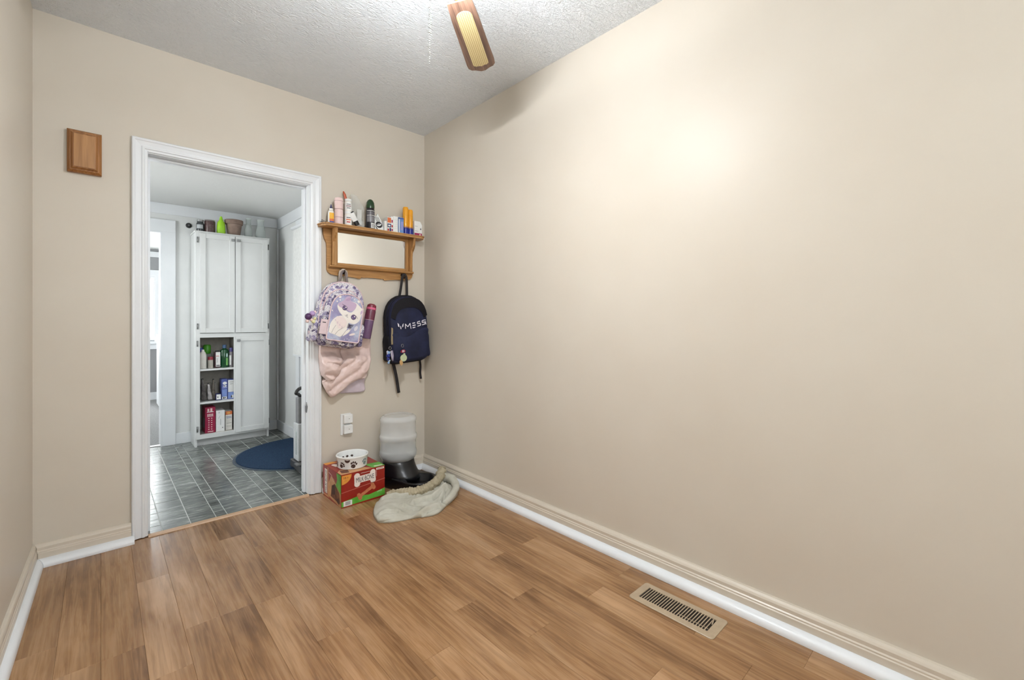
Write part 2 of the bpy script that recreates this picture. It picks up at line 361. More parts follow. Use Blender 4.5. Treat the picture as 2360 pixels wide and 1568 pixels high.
# ---------------------------------------------------------------- plank floor
fl = box('floor', -0.62, XR + 0.12, YF - 0.12, YB + 0.01, -0.06, -0.0022, [JOINT]); struct(fl, 'brown wood look laminate plank floor')
fl.location.z = 0
PWID = 0.1138; random.seed(21)
shapes = {}
def plankmesh(L):
    if L in shapes: return shapes[L]
    w, g, b = PWID / 2 - 0.0002, 0.0006, 0.0006; l = L / 2 - 0.0002
    vs = [(-w, -l, -0.006), (w, -l, -0.006), (w, l, -0.006), (-w, l, -0.006), (-w, -l, -b), (w, -l, -b), (w, l, -b), (-w, l, -b), (-w + b, -l + b, 0), (w - b, -l + b, 0), (w - b, l - b, 0), (-w + b, l - b, 0)]
    fs = [(0, 3, 2, 1)] + [(k, (k + 1) % 4, 4 + (k + 1) % 4, 4 + k) for k in range(4)] + [(4 + k, 4 + (k + 1) % 4, 8 + (k + 1) % 4, 8 + k) for k in range(4)] + [(8, 9, 10, 11)]
    me = bpy.data.meshes.new('plank'); me.from_pydata(vs, [], fs); me.materials.append(PLANK); me.update(); shapes[L] = me; return me
k0 = math.floor((-0.30 - 0.5696) / PWID)
x = 0.5696 + k0 * PWID
while x < XR - 0.02:
    y = YB - 0.02; first = True
    while y > -0.15:
        L = random.choice((0.6, 0.72, 0.9, 1.1)) if not first else random.choice((0.3, 0.5, 0.66, 0.8, 1.0)); first = False
        w0, w1 = x, x + PWID
        if w1 <= XR - 0.004 and w0 >= xl(y - L) + 0.006:
            o = bpy.data.objects.new('plank', plankmesh(L)); COL.objects.link(o); o.parent = fl; o.location = (x + PWID / 2, y - L / 2, 0)
        else:
            q0, q1 = max(w0, xl(y - L) + 0.006), min(w1, XR - 0.003)
            if q1 - q0 > 0.01: box('plank', q0 + 0.0005, q1 - 0.0005, y - L + 0.0005, y - 0.0005, -0.006, 0, PLANK, fl)
        y -= L
    x += PWID
# near the door the kitchen edge is closed by a wooden strip
struct(prism('trim_1', [(3.035, 0.0), (3.04, 0.007), (3.062, 0.009), (3.072, 0.004), (3.074, 0.0)], 0.186, 1.004, 'yz', plain('pale_threshold', (196, 160, 124), 0.4)), 'thin pale wooden threshold strip in the doorway', 'threshold')
# ---------------------------------------------------------------- door casing
tr = sempty('trim_2', 'white moulded casing and jambs around the kitchen doorway', 'door casing', (0.6, YB, 0))
ox, oy = 0.6, YB
XO0, XO1, ZT = 0.118, 1.083, 2.117
PROF = [(0, 0), (0, 0.018), (0.004, 0.022), (0.012, 0.022), (0.016, 0.018), (0.034, 0.013), (0.040, 0.013), (0.043, 0.017), (0.052, 0.017), (0.055, 0.012), (0.064, 0.010), (0.0665, 0.006), (0.0665, 0)]
def casing(name, kind):
    wd = 0.0665; vs = []; n = len(PROF); sgn = 1
    for d, t in PROF:
        if kind == 'l': vs += [(XO0 + d - ox, -t, 0.004), (XO0 + d - ox, -t, ZT - d)]
        if kind == 'h': vs += [(XO0 + d - ox, -t, ZT - d), (XO1 - d - ox, -t, ZT - d)]
        if kind == 'r': vs += [(XO1 - d - ox, -t, ZT - d), (XO1 - d - ox, -t, 0.004)]
    fs = [(2 * k, 2 * k + 1, 2 * ((k + 1) % n) + 1, 2 * ((k + 1) % n)) for k in range(n)] + [tuple(2 * k for k in range(n)), tuple(2 * k + 1 for k in range(n - 1, -1, -1))]
    return mesh(name, vs, fs, WHITE, tr)
casing('casing', 'l'); casing('casing', 'r'); casing('header_casing', 'h')
JB = 3.20
box('jamb', DX0 - ox + 0.001, 0.186 - ox, 0.0, JB - oy, 0.004, DZ - 0.02, WHITE, tr, 0.0015); box('jamb', 1.005 - ox, DX1 - ox - 0.001, 0.0, JB - oy, 0.004, DZ - 0.02, WHITE, tr, 0.0015)
box('head_jamb', DX0 - ox + 0.001, DX1 - ox - 0.001, 0.0, JB - oy, DZ - 0.0195, DZ - 0.001, WHITE, tr, 0.0015)
box('door_stop', 0.993 - ox, 1.0045 - ox, 0.055, 0.095, 0.004, DZ - 0.032, WHITE, tr, 0.002); box('door_stop', 0.1865 - ox, 0.198 - ox, 0.055, 0.095, 0.004, DZ - 0.032, WHITE, tr, 0.002); box('door_stop', 0.1865 - ox, 1.0045 - ox, 0.055, 0.095, DZ - 0.0315, DZ - 0.0198, WHITE, tr, 0.002)
sp = prism('strike_plate', [(0.012, 0.585), (0.03, 0.61), (0.035, 0.585), (0.05, 0.58), (0.05, 0.545), (0.03, 0.54)], 1.0005 - ox, 1.0048 - ox, 'yz', NICKEL, tr); sp['label'] = 'worn metal latch plate on the jamb'
# ---------------------------------------------------------------- baseboards and shoe moulding
BP = [(0, 0), (0.033, 0), (0.033, 0.058), (0.029, 0.061), (0.029, 0.066), (0.025, 0.070), (0.025, 0.083), (0.020, 0.090), (0.012, 0.096), (0, 0.097)]
QP = [(0, 0), (0.034, 0)] + [(0.034 * math.cos(t * PI / 12) if t else 0.034, 0.006 + 0.028 * math.sin(t * PI / 12)) for t in range(0, 7)] + [(0, 0.034)]
def run(name, prof, p0, p1, nrm, mat, off=0.0, z0=0.0, m0=0.0, m1=0.0):
    """extrude a wall profile from p0 to p1; nrm points into the room; m0 / m1 mitre the ends"""
    a, b = Vector(p0), Vector(p1); t = (b - a).normalized(); nv = Vector(nrm).normalized(); vs = []
    for d, z in prof:
        for q, mm, sg in ((a, m0, 1), (b, m1, -1)):
            v = q + nv * (d + off) + t * sg * mm * (d + off); vs.append((v.x, v.y, z + z0))
    n = len(prof); fs = [(2 * k, 2 * k + 1, 2 * ((k + 1) % n) + 1, 2 * ((k + 1) % n)) for k in range(n)] + [tuple(2 * k for k in range(n)), tuple(2 * k + 1 for k in range(n - 1, -1, -1))]
    o = mesh(name, vs, fs, mat, smooth=name.startswith('trim'))
    if name.startswith('trim'): sharp(o, 0.5)
    return struct(o)
SKIRT = plain('beige_skirting_paint', (212, 201, 185), 0.28, 0, 3, 4)
LN = (1, -0.0234); LB, LF = (xl(YB), YB), (xl(YF), YF)
for nm, pf, off, mt in (('baseboard', BP, 0.0005, SKIRT), ('trim', QP, None, WHITE)):
    o1 = 0.0005 if nm == 'baseboard' else 0.0338; o2 = 0.0005 if nm == 'baseboard' else 0.0155
    lp = [(d * 0.55, z) for d, z in BP] if nm == 'baseboard' else [(d * 0.75, z) for d, z in QP]
    lw = 'lower skirting board painted beige' if nm == 'baseboard' else 'white rounded shoe moulding'
    A = run(nm + ('_right' if nm == 'baseboard' else '_3'), pf, (XR, YB), (XR, YF), (-1, 0), mt, o1, 0.0005, 1); A['label'] = lw + ' along the long bare wall'
    A = run(nm + ('_left' if nm == 'baseboard' else '_4'), lp, LB, LF, LN, mt, o2, 0.0005, 1); A['label'] = lw + ' along the narrow side wall'
    A = run(nm + ('_back' if nm == 'baseboard' else '_5'), pf, (xl(YB), YB), (0.117 if nm == 'baseboard' else 0.128, YB), (0, -1), mt, o1, 0.0005, 0.6, 0); A['label'] = lw + ' under the wooden chime box'
    A = run(nm + ('_corner' if nm == 'baseboard' else '_6'), pf, (1.084 if nm == 'baseboard' else 1.084, YB), (XR, YB), (0, -1), mt, o1, 0.0005, 0, 1); A['label'] = lw + ' behind the pet feeder and treat box'
# ================================================================== THE KITCHEN
KX0, KX1, KY, KZ = -1.3, 1.39, 5.17, 2.232
KN = YB + 0.065
struct(boxes('wall_kitchen_near', [(KX0, DX0, KN, 3.19, 0, ZC), (DX1, KX1, KN, 3.19, 0, ZC), (DX0, DX1, KN, 3.19, DZ, ZC)], KWHITE), 'white kitchen side of the doorway wall')
FD0, FD1, FDZ = -0.42, 0.413, 1.968
struct(boxes('wall_kitchen_far', [(KX0, FD0, KY, KY + 0.13, 0, KZ), (FD1, KX1, KY, KY + 0.13, 0, KZ), (FD0, FD1, KY, KY + 0.13, FDZ, KZ)], KWHITE), 'white kitchen wall behind the tall cabinet')
struct(box('wall_kitchen_right', KX1, KX1 + 0.12, 3.19, KY + 0.13, 0, KZ, KWHITE), 'white kitchen wall beside the blue mat')
KW = (3.42, 4.42, 0.95, 2.0)
struct(boxes('wall_kitchen_left', [(KX0 - 0.12, KX0, 3.1, KW[0], 0, KZ), (KX0 - 0.12, KX0, KW[1], KY + 0.13, 0, KZ), (KX0 - 0.12, KX0, KW[0], KW[1], 0, KW[2]), (KX0 - 0.12, KX0, KW[0], KW[1], KW[3], KZ)], KWHITE), 'white kitchen wall with a window')
window('window_2', 'white kitchen sash window out of sight', 'y', *KW, KX0, 1)
struct(box('ceiling_kitchen', KX0 - 0.12, KX1 + 0.12, 3.19, KY + 0.13, KZ, KZ + 0.06, KCEIL), 'low white kitchen ceiling')
kf = struct(box('floor_kitchen', KX0 - 0.12, KX1 + 0.1, YB + 0.01, KY + 0.02, -0.06, -0.0015, GROUT), 'grey slate look tile floor with pale grout')
cols = []; xx = 0.375 - 0.305 * 3
while xx < KX1: cols += [xx, xx + 0.122, xx + 0.178]; xx += 0.305
cols = [c for c in cols if c < KX1 - 0.02] + [KX1 - 0.002]
rows = [3.072, 3.385, 3.565, 3.77, 3.965, 4.26, 4.57, 4.87, 5.165]
for i, (a, b) in enumerate(zip(cols, cols[1:])):
    rr = rows
    if b - a < 0.07:
        rr = []
        for p, q in zip(rows, rows[1:]):
            k = max(1, round((q - p) / 0.1)); rr += [p + (q - p) * j / k for j in range(k)]
        rr.append(rows[-1])
    wide = (round((a - 0.375) / 0.305 * 100) % 100) in (0, 100)
    for p, q in zip(rr, rr[1:]):
        g0 = 0.0036 if wide else 0.0022
        if a < -0.32: continue
        box('tile', a + g0, b - 0.0016, p + 0.0028, q - 0.0028, -0.005, 0.0, TILE, kf, 0.0008, seg=1)
# kitchen trims
CASW = 0.098
far = sempty('trim_7', 'wide flat white casing around the far doorway', 'door casing', (0, KY, 0))
box('casing', FD1, FD1 + CASW, -0.02, -0.0005, 0.0, FDZ, WHITE, far, 0.002); box('casing', FD0 - CASW, FD0, -0.02, -0.0005, 0.0, FDZ, WHITE, far, 0.002); box('header_casing', FD0 - CASW, FD1 + CASW, -0.022, -0.0005, FDZ, FDZ + 0.112, WHITE, far, 0.002)
box('jamb', FD1 - 0.012, FD1 - 0.0002, -0.018, 0.15, 0, FDZ - 0.012, WHITE, far); box('head_jamb', FD0, FD1 - 0.0002, -0.018, 0.15, FDZ - 0.012, FDZ - 0.0002, WHITE, far)
struct(box('trim_8', KX0, KX1 - 0.013, KY - 0.012, KY - 0.0005, 2.135, KZ - 0.0005, WHITE, bevel=0.002), 'white frieze board under the kitchen ceiling above the cabinet')
struct(box('trim_9', KX1 - 0.012, KX1 - 0.0005, 3.2, KY - 0.0005, 2.12, KZ - 0.0005, WHITE, bevel=0.002), 'white frieze board above the kitchen side wall')
struct(box('baseboard_kitchen_far', FD1 + CASW, KX1 - 0.016, KY - 0.015, KY - 0.0005, 0.0005, 0.10, WHITE, bevel=0.003), 'white kitchen baseboard beside the tall cabinet')
struct(box('baseboard_kitchen_right', KX1 - 0.015, KX1 - 0.0005, 4.46, KY - 0.0005, 0.0005, 0.10, WHITE, bevel=0.003), 'white kitchen baseboard behind the blue mat')
struct(box('trim_10', KX1 - 0.020, KX1 - 0.0005, KY - 0.034, KY - 0.0155, 0.1, 2.12, WHITE, bevel=0.006), 'white corner strip of the kitchen')
# outside door in the kitchen side wall, with its blind
d2 = sempty('door_1', 'white outside door with panels in the kitchen side wall', 'door', (KX1, 4.0, 0))
for n, b in (('casing', (0.44, 0.53, 0, 2.03)), ('casing', (-0.53, -0.44, 0, 2.03)), ('header_casing', (-0.53, 0.53, 2.03, 2.11))): box(n, -0.02, -0.0005, b[0], b[1], b[2], b[3], WHITE, d2, 0.003)
box('leaf', -0.008, -0.0006, -0.435, 0.435, 0.01, 2.02, WHITE, d2); box('panel', -0.014, -0.008, -0.3, 0.3, 0.16, 0.72, WHITE, d2, 0.004); box('panel', -0.014, -0.008, -0.3, 0.3, 0.9, 1.9, WHITE, d2, 0.004)
bl = thing('roller_blind', 'plain white roller blind hanging over the kitchen outside door', 'blind', (KX1 - 0.03, 4.06, 2.05))
box('fabric', -0.003, 0, -0.5, 0.5, -1.22, -0.02, plain('white_blind_cloth', (232, 232, 230), 0.7), bl); lathe('roller', [(0, -0.51), (0.018, -0.51), (0.018, 0.51), (0, 0.51)], WHITE, bl, (0.006 - 0.012, 0, -0.012), (PI / 2, 0, 0), 14); box('hem_bar', -0.006, 0.003, -0.5, 0.5, -1.235, -1.22, WHITE, bl, 0.002)
# ================================================================== ROOM BEYOND THE KITCHEN
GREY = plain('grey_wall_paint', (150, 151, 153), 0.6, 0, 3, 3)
struct(box('floor_far_room', -1.5, 1.7, KY + 0.02, 8.42, -0.06, -0.001, CARPET), 'grey carpet in the room beyond the kitchen')
struct(box('trim_11', FD0, FD1, KY + 0.01, KY + 0.06, 0.0, 0.006, CHROME, bevel=0.002), 'metal carpet edge strip in the far doorway')
BW = (-0.42, 0.577, 0.87, 1.80)
struct(boxes('wall_far_room', [(-1.5, BW[0], 8.3, 8.42, 0, 2.2), (BW[1], 1.7, 8.3, 8.42, 0, 2.2), (BW[0], BW[1], 8.3, 8.42, 0, BW[2]), (BW[0], BW[1], 8.3, 8.42, BW[3], 2.2)], GREY), 'grey wall with a bright window beyond the kitchen')
struct(boxes('wall_far_room_sides', [(-1.62, -1.5, KY + 0.13, 6.6, 0, 2.2), (-1.62, -1.5, 7.6, 8.42, 0, 2.2), (-1.62, -1.5, 6.6, 7.6, 0, 0.9), (-1.62, -1.5, 6.6, 7.6, 1.9, 2.2), (1.7, 1.82, KY + 0.13, 8.42, 0, 2.2)], GREY), 'side walls of the room beyond the kitchen')
struct(box('ceiling_far_room', -1.62, 1.82, KY + 0.13, 8.42, 2.2, 2.26, KCEIL), 'pale ceiling of the room beyond the kitchen')
struct(box('trim_12', -1.5, 1.7, 8.285, 8.2995, 2.08, 2.16, WHITE, bevel=0.004), 'white picture rail in the room beyond the kitchen')
struct(box('baseboard_far_room', -1.5, 1.7, 8.285, 8.2995, 0.0, 0.11, WHITE, bevel=0.004), 'white baseboard in the room beyond the kitchen')
window('window_3', 'bright white sash window in the room beyond the kitchen', 'x', *BW, 8.3, -1)
window('added_window_side', 'added unseen white side window brightening the room beyond the kitchen', 'y', 6.6, 7.6, 0.9, 1.9, -1.5, 1)  # made-up window, added so the far room gets more light
# ================================================================== THINGS IN THE ROOM
# ---------------------------------------------------------------- ceiling fan
FX, FY = 0.84, 1.24
fan = thing('ceiling_fan', 'ceiling fan with walnut and cane blades and a lit glass globe', 'ceiling fan', (FX, FY, ZC))
lathe('canopy', [(0.0, -0.0005), (0.075, -0.0005), (0.075, -0.012), (0.055, -0.045), (0.02, -0.06), (0, -0.06)], plain('antique_brass', (150, 112, 56), 0.3, 0.9), fan)
BR = MATS['antique_brass']
lathe('down_rod', [(0, -0.12), (0.012, -0.12), (0.012, -0.055), (0, -0.055)], BR, fan, seg=14)
lathe('motor_housing', [(0, -0.245), (0.07, -0.245), (0.10, -0.225), (0.105, -0.18), (0.10, -0.14), (0.06, -0.115), (0.02, -0.105), (0, -0.105)], BR, fan)
lathe('switch_housing', [(0, -0.285), (0.05, -0.285), (0.056, -0.27), (0.05, -0.245), (0, -0.245)], BR, fan)
lg = M_('lit_globe_glass', 0.3); lg.col((255, 250, 240)); lg.b.inputs['Emission Color'].default_value = (0.91, 0.955, 1.0, 1)
tc_ = lg.new('ShaderNodeTexCoord'); sx_ = lg.new('ShaderNodeSeparateXYZ'); mr_ = lg.new('ShaderNodeMapRange'); mr_.inputs['From Min'].default_value = -0.358; mr_.inputs['From Max'].default_value = -0.29; lg.l.new(tc_.outputs['Object'], sx_.inputs[0]); lg.l.new(sx_.outputs['Z'], mr_.inputs[0])
fc_ = lg.new('ShaderNodeFloatCurve'); cv_ = fc_.mapping.curves[0]; cv_.points[0].location = (0, 0.80); cv_.points[1].location = (1, 1.0); cv_.points.new(0.10, 0.80); cv_.points.new(0.17, 0.20); cv_.points.new(0.25, 0.02); cv_.points.new(0.60, 0.02); cv_.points.new(0.74, 1.0)
for q_ in cv_.points: q_.handle_type = 'VECTOR'
fc_.mapping.update(); fc_.mapping.update()
ml_ = lg.new('ShaderNodeMath', operation='MULTIPLY'); ml_.inputs[1].default_value = LAMP * 1.75; lg.l.new(mr_.outputs[0], fc_.inputs['Value']); lg.l.new(fc_.outputs[0], ml_.inputs[0]); lg.l.new(ml_.outputs[0], lg.b.inputs['Emission Strength'])
gl = lathe('globe', [(0, -0.358), (0.030, -0.3575), (0.048, -0.355), (0.060, -0.349), (0.066, -0.340), (0.067, -0.328), (0.064, -0.314), (0.056, -0.302), (0.046, -0.294), (0.040, -0.290), (0, -0.290)], lg.m, fan, seg=16); gl['label'] = 'bright frosted glass light globe'
m = M_('woven_cane', 0.6); v = m.co((1, 1, 1), rot=(0, 0, PI / 4)); ck = m.new('ShaderNodeTexChecker'); ck.inputs['Scale'].default_value = 170; ck.inputs['Color1'].default_value = lin((236, 220, 170)); ck.inputs['Color2'].default_value = lin((190, 162, 104)); m.l.new(v, ck.inputs['Vector']); m.col(ck.outputs[0]); m.bump(ck.outputs['Fac'], 0.5, 0.003); CANE = m.m
def bladepoly():
    top = [(0.20, 0.048), (0.30, 0.055), (0.45, 0.060), (0.60, 0.066), (0.628, 0.064), (0.645, 0.052), (0.652, 0.034), (0.668, 0.010)]
    return top + [(x, -y) for x, y in reversed(top)]
def canepoly():
    p = ell(0.285, 0, 0.032, 0.032, 0, 12, PI / 2, 3 * PI / 2) + [(0.60, -0.037), (0.612, -0.035), (0.620, -0.026), (0.620, -0.012), (0.627, 0)]
    return p + [(x, -y) for x, y in reversed(p[13:-1])]
blade0 = None
for k in range(4):
    az = math.radians(39.5) + k * PI / 2; rt = (math.radians(-9), 0, az)
    if k == 0:
        bme = prism('blade', bladepoly(), -0.003, 0.003, 'xy', BLADEW, fan, (0, 0, -0.258), rt); blade0 = bme
        cme = prism('cane_insert', canepoly(), -0.0048, -0.0031, 'xy', CANE, bme)
        ime = boxes('blade_iron', [(0.075, 0.26, -0.014, 0.014, 0.003, 0.009), (0.21, 0.26, -0.035, 0.035, 0.003, 0.008)], BR, bme, bevel=0.002)
    else:
        b = blade0.copy(); COL.objects.link(b); b.rotation_euler = rt
        for ch in (cme, ime):
            c2 = ch.copy(); COL.objects.link(c2); c2.parent = b
def chain(x, y, z0, z1, nm):
    n = int((z1 - z0) / 0.0075); vs, fs = [], []
    for k in range(n):
        z = z0 + k * 0.0075; b = len(vs); r = 0.0021
        vs += [(x, y, z - r), (x + r, y, z), (x, y + r, z), (x - r, y, z), (x, y - r, z), (x, y, z + r)]
        fs += [(b, b + 2, b + 1), (b, b + 3, b + 2), (b, b + 4, b + 3), (b, b + 1, b + 4), (b + 5, b + 1, b + 2), (b + 5, b + 2, b + 3), (b + 5, b + 3, b + 4), (b + 5, b + 4, b + 1)]
    o = mesh(nm, vs, fs, plain('bead_chain', (196, 196, 192), 0.3, 0.9), fan, smooth=True); o['kind'] = 'stuff'; return o
chain(-0.048, 0.012, -0.625, -0.28, 'pull_chain'); chain(-0.028, 0.036, -0.525, -0.28, 'pull_chain')
# ---------------------------------------------------------------- wooden chime box on the wall
cb = thing('chime_box', 'square brown oak door chime box on the beige wall', 'door chime', (-0.058, YB, 1.878))
box('back_board', -0.062, 0.062, -0.022, -0.0005, 0, 0.207, OAKD, cb, 0.002)
def step_frame(name, hw, h0, h1, y0, y1, ins, mat, parent):
    vs = [(-hw, y0, h0), (hw, y0, h0), (hw, y0, h1), (-hw, y0, h1), (-hw + ins, y1, h0 + ins), (hw - ins, y1, h0 + ins), (hw - ins, y1, h1 - ins), (-hw + ins, y1, h1 - ins)]
    return mesh(name, vs, [(0, 1, 2, 3), (4, 7, 6, 5), (0, 4, 5, 1), (1, 5, 6, 2), (2, 6, 7, 3), (3, 7, 4, 0)], mat, parent)
step_frame('moulded_edge', 0.062, 0.0, 0.207, -0.0225, -0.034, 0.010, OAKD, cb); step_frame('inner_moulding', 0.049, 0.013, 0.194, -0.0345, -0.044, 0.008, OAKD, cb)
box('face_panel', -0.038, 0.038, -0.047, -0.0442, 0.024, 0.183, wood('oak_face', (128, 84, 42), (172, 122, 72), (192, 143, 92), 'z', 0.4, 0.6), cb, 0.001)
# ---------------------------------------------------------------- oak wall shelf with mirror
sx, sz = 1.445, 1.45
ws = thing('mirror_shelf', 'golden oak wall shelf with mirror and coat hooks', 'wall shelf', (sx, YB, sz))
L = [(-0.352, 0.335), (-0.350, 0.285), (-0.342, 0.255), (-0.329, 0.228), (-0.326, 0.19), (-0.326, 0.05), (-0.318, 0.032), (-0.300, 0.018), (-0.258, 0.011), (-0.19, 0.010), (-0.13, 0.004), (-0.10, -0.001), (-0.092, 0.001), (-0.084, 0.010), (-0.07, 0.008), (-0.03, 0.011), (0, 0.012)]
prism('back_panel', L + [(-x, z) for x, z in reversed(L[:-1])], -0.018, -0.0005, 'xz', OAKX, ws)
for nm, bx in (('frame_stile', (-0.285, -0.257)), ('frame_stile', (0.257, 0.285))): box(nm, bx[0], bx[1], -0.030, -0.0185, 0.078, 0.325, OAK, ws, 0.003)
box('frame_rail', -0.2565, 0.2565, -0.030, -0.0185, 0.306, 0.325, OAKX, ws, 0.003); box('frame_rail', -0.2565, 0.2565, -0.030, -0.0185, 0.078, 0.098, OAKX, ws, 0.003)
box('mirror', -0.2565, 0.2565, -0.022, -0.0187, 0.0985, 0.3055, MIRROR, ws)['label'] = 'clear mirror glass'
for s in (-1, 1):
    p = [(-0.0305, 0.325), (-0.105, 0.325), (-0.100, 0.290), (-0.080, 0.262), (-0.062, 0.235), (-0.056, 0.19), (-0.052, 0.12), (-0.046, 0.079), (-0.0305, 0.079)]
    prism('bracket', p, s * 0.293 - 0.0075, s * 0.293 + 0.0075, 'yz', OAK, ws)
prism('ledge', [(-0.0185, 0.060), (-0.044, 0.062), (-0.050, 0.068), (-0.050, 0.074), (-0.045, 0.0775), (-0.0185, 0.0775)], -0.318, 0.318, 'yz', OAKX, ws)
sh = [(-0.385, -0.0006), (0.385, -0.0006), (0.385, -0.075), (0.365, -0.115), (0.345, -0.124), (-0.345, -0.124), (-0.365, -0.115), (-0.385, -0.075)]
prism('shelf_board', sh, 0.3255, 0.338, 'xy', OAKX, ws); prism('shelf_edge', [(x * 1.012, y * 1.03 + 0.0) for x, y in sh], 0.3385, 0.346, 'xy', OAKX, ws)
ZS = sz + 0.346 + 0.0006
for hx in (-0.226, 0.235):
    h = tube('coat_hook', smoothline([(hx, -0.0185, 0.048), (hx, -0.028, 0.046), (hx, -0.036, 0.034), (hx, -0.046, 0.024), (hx, -0.060, 0.024), (hx, -0.070, 0.036), (hx, -0.070, 0.046)], 5), 0.0042, DARKM, ws, 8)
    lathe('rosette', [(0, 0), (0.012, 0), (0.010, 0.004), (0, 0.005)], DARKM, h, (hx, -0.0185, 0.048), (PI / 2, 0, 0), 14)
# ---------------------------------------------------------------- things standing on the shelf
PINK = plain('blush_pink', (236, 208, 204), 0.45); CREAMW = plain('cream_white_plastic', (240, 236, 228), 0.4); INK = plain('black_ink', (30, 28, 34), 0.5, 0, 3)
LABELW = plain('white_paper', (238, 238, 236), 0.6, 0, 3); GREYP = plain('grey_print', (120, 118, 120), 0.6); REDP = plain('red_print', (196, 52, 50), 0.5); ORP = plain('orange_print', (226, 120, 70), 0.5)
BLUEP = plain('blue_print', (70, 92, 168), 0.5); NAVYP = plain('navy_print', (34, 42, 98), 0.5); YEL = plain('yellow_print', (244, 186, 60), 0.5); MAG = plain('magenta_print', (168, 44, 92), 0.5)
YSH = YB - 0.055
def band(name, r, z0, z1, mat, parent, seg=24, a0=0, a1=2 * PI):
    n = seg; vs, fs = [], []
    for k in range(n + 1):
        t = a0 + (a1 - a0) * k / n; vs += [(r * math.cos(t), r * math.sin(t), z0), (r * math.cos(t), r * math.sin(t), z1)]
    fs = [(2 * k, 2 * k + 2, 2 * k + 3, 2 * k + 1) for k in range(n)]
    return mesh(name, vs, fs, mat, parent, smooth=True, fix=False)
g = thing('glue_bottle', 'small white glue bottle with pointed navy cap and yellow label', 'glue bottle', (1.128, YSH - 0.012, ZS))
lathe('bottle', [(0, 0), (0.019, 0), (0.020, 0.004), (0.020, 0.075), (0.017, 0.086), (0.011, 0.090), (0, 0.090)], CREAMW, g, sy=0.8); lathe('collar', [(0, 0.0902), (0.0135, 0.0902), (0.0125, 0.104), (0, 0.104)], CREAMW, g); lathe('nozzle', [(0, 0.1042), (0.0095, 0.1042), (0.004, 0.124), (0.002, 0.132), (0, 0.132)], plain('navy_plastic', (52, 54, 96), 0.4), g)
pr = Pr((0, -0.0164, 0), (1, 0, 0), (0, 0, 1), (0, -1, 0), lambda x, y: 0.0164 - 0.0164 * 0 - 0.016 * (1 - math.sqrt(max(0, 1 - (x / 0.0205) ** 2))) - 0.0164)
for q in range(-5, 5): pr.add(rect(q * 0.003, (q + 1) * 0.003, 0.034, 0.074), YEL, 1); pr.add(rect(q * 0.003, (q + 1) * 0.003, 0.018, 0.034), ORP, 1); pr.add(rect(q * 0.003, (q + 1) * 0.003, 0.006, 0.018), BLUEP, 1)
pr.build('label_print', g)
g = thing('lotion_tube', 'tall pale pink tube of two stacked rounded canisters', 'canister', (1.176, YSH - 0.02, ZS))
lathe('body', [(0, 0), (0.027, 0), (0.028, 0.006), (0.028, 0.095), (0.026, 0.1), (0.028, 0.106), (0.028, 0.170), (0.024, 0.180), (0.012, 0.185), (0, 0.186)], PINK, g)
for z in (0.048, 0.104, 0.158): lathe('seam_ring', [(0.0283, z), (0.0288, z + 0.001), (0.0283, z + 0.002)], plain('dusky_rose', (150, 104, 110), 0.6), g)
def jar(label, x, y, z, h, r, ink):
    g = thing('vitamin_jar', label, 'jar', (x, y, z)); hb = h * 0.82
    lathe('body', [(0, 0), (r, 0), (r, hb - 0.006), (r * 0.88, hb), (0, hb)], CREAMW, g); lathe('lid', [(0, hb + 0.0004), (r * 0.98, hb + 0.0004), (r * 0.98, h), (0, h)], LABELW, g)
    band('label_wrap', r + 0.0004, hb * 0.1, hb * 0.86, LABELW, g)
    for k, (q0, q1, a) in enumerate(((0.62, 0.7, 1.1), (0.44, 0.54, 1.3), (0.25, 0.34, 1.0))): band('label_print', r + 0.0007, hb * q0, hb * q1, ink[k % len(ink)], g, 8, -PI / 2 - 0.25 - a / 2, -PI / 2 - 0.25 + a / 2)
    return g
jar('white lidded jar with red print, lower of two stacked jars', 1.236, YSH - 0.03, ZS, 0.098, 0.0235, [GREYP, ORP, REDP]); jar('white lidded jar stacked on top of another jar', 1.237, YSH - 0.03, ZS + 0.0985, 0.083, 0.0228, [GREYP, plain('mauve_print', (150, 110, 120), 0.5)])
t = thing('craft_wand', 'orange and peach plastic wand leaning up behind the jars', 'wand', (1.268, YSH + 0.025, ZS))
tube('handle', [(0.012, 0, 0.0045), (0.006, -0.004, 0.05), (-0.008, -0.006, 0.12), (-0.018, -0.004, 0.165)], 0.0075, plain('peach_plastic', (226, 178, 158), 0.4), t, 8, flat=0.5, up=(0, 1, 0)); tube('tip', [(-0.0182, -0.004, 0.1655), (-0.026, -0.003, 0.195), (-0.034, -0.003, 0.225), (-0.044, -0.003, 0.246)], 0.0085, plain('burnt_orange_plastic', (198, 92, 58), 0.35), t, 8, flat=0.45, up=(0, 1, 0), rf=lambda i, n, k: (0.8, 1.15, 1.1, 0.5)[i])
# clear bag of bits
o = [(-0.050, 0), (0.046, 0), (0.050, 0.05), (0.044, 0.09), (0.050, 0.13), (0.040, 0.175), (0.024, 0.19), (0.012, 0.222), (-0.02, 0.236), (-0.044, 0.225), (-0.036, 0.19), (-0.046, 0.14), (-0.040, 0.09), (-0.05, 0.05)]
bgt = thing('plastic_bag', 'crumpled clear plastic bag standing beside the spray can', 'plastic bag', (1.312, YSH + 0.014, ZS))
ol = [(p.x, max(0.001, p.y)) for p in smoothline([(q[0], q[1], 0) for q in o], 6, True)]
def crum(x, y, z):
    a = noise.noise((x * 60, y * 70, z * 48)); b = noise.noise((x * 120 + 9, y * 80, z * 110)); c_ = noise.noise((x * 30 + 3, y * 50 + 5, z * 26))
    return (0.006 * a, 0.012 * c_ + 0.006 * abs(b), 0.003 * b)
Puffy(ol, 0.016, 0.010, 0.006).build('film', BAGM, bgt, crum, nr=18)
box('card', 0.002, 0.034, -0.012, -0.010, 0.03, 0.135, LABELW, bgt)['label'] = 'white card inside the bag'
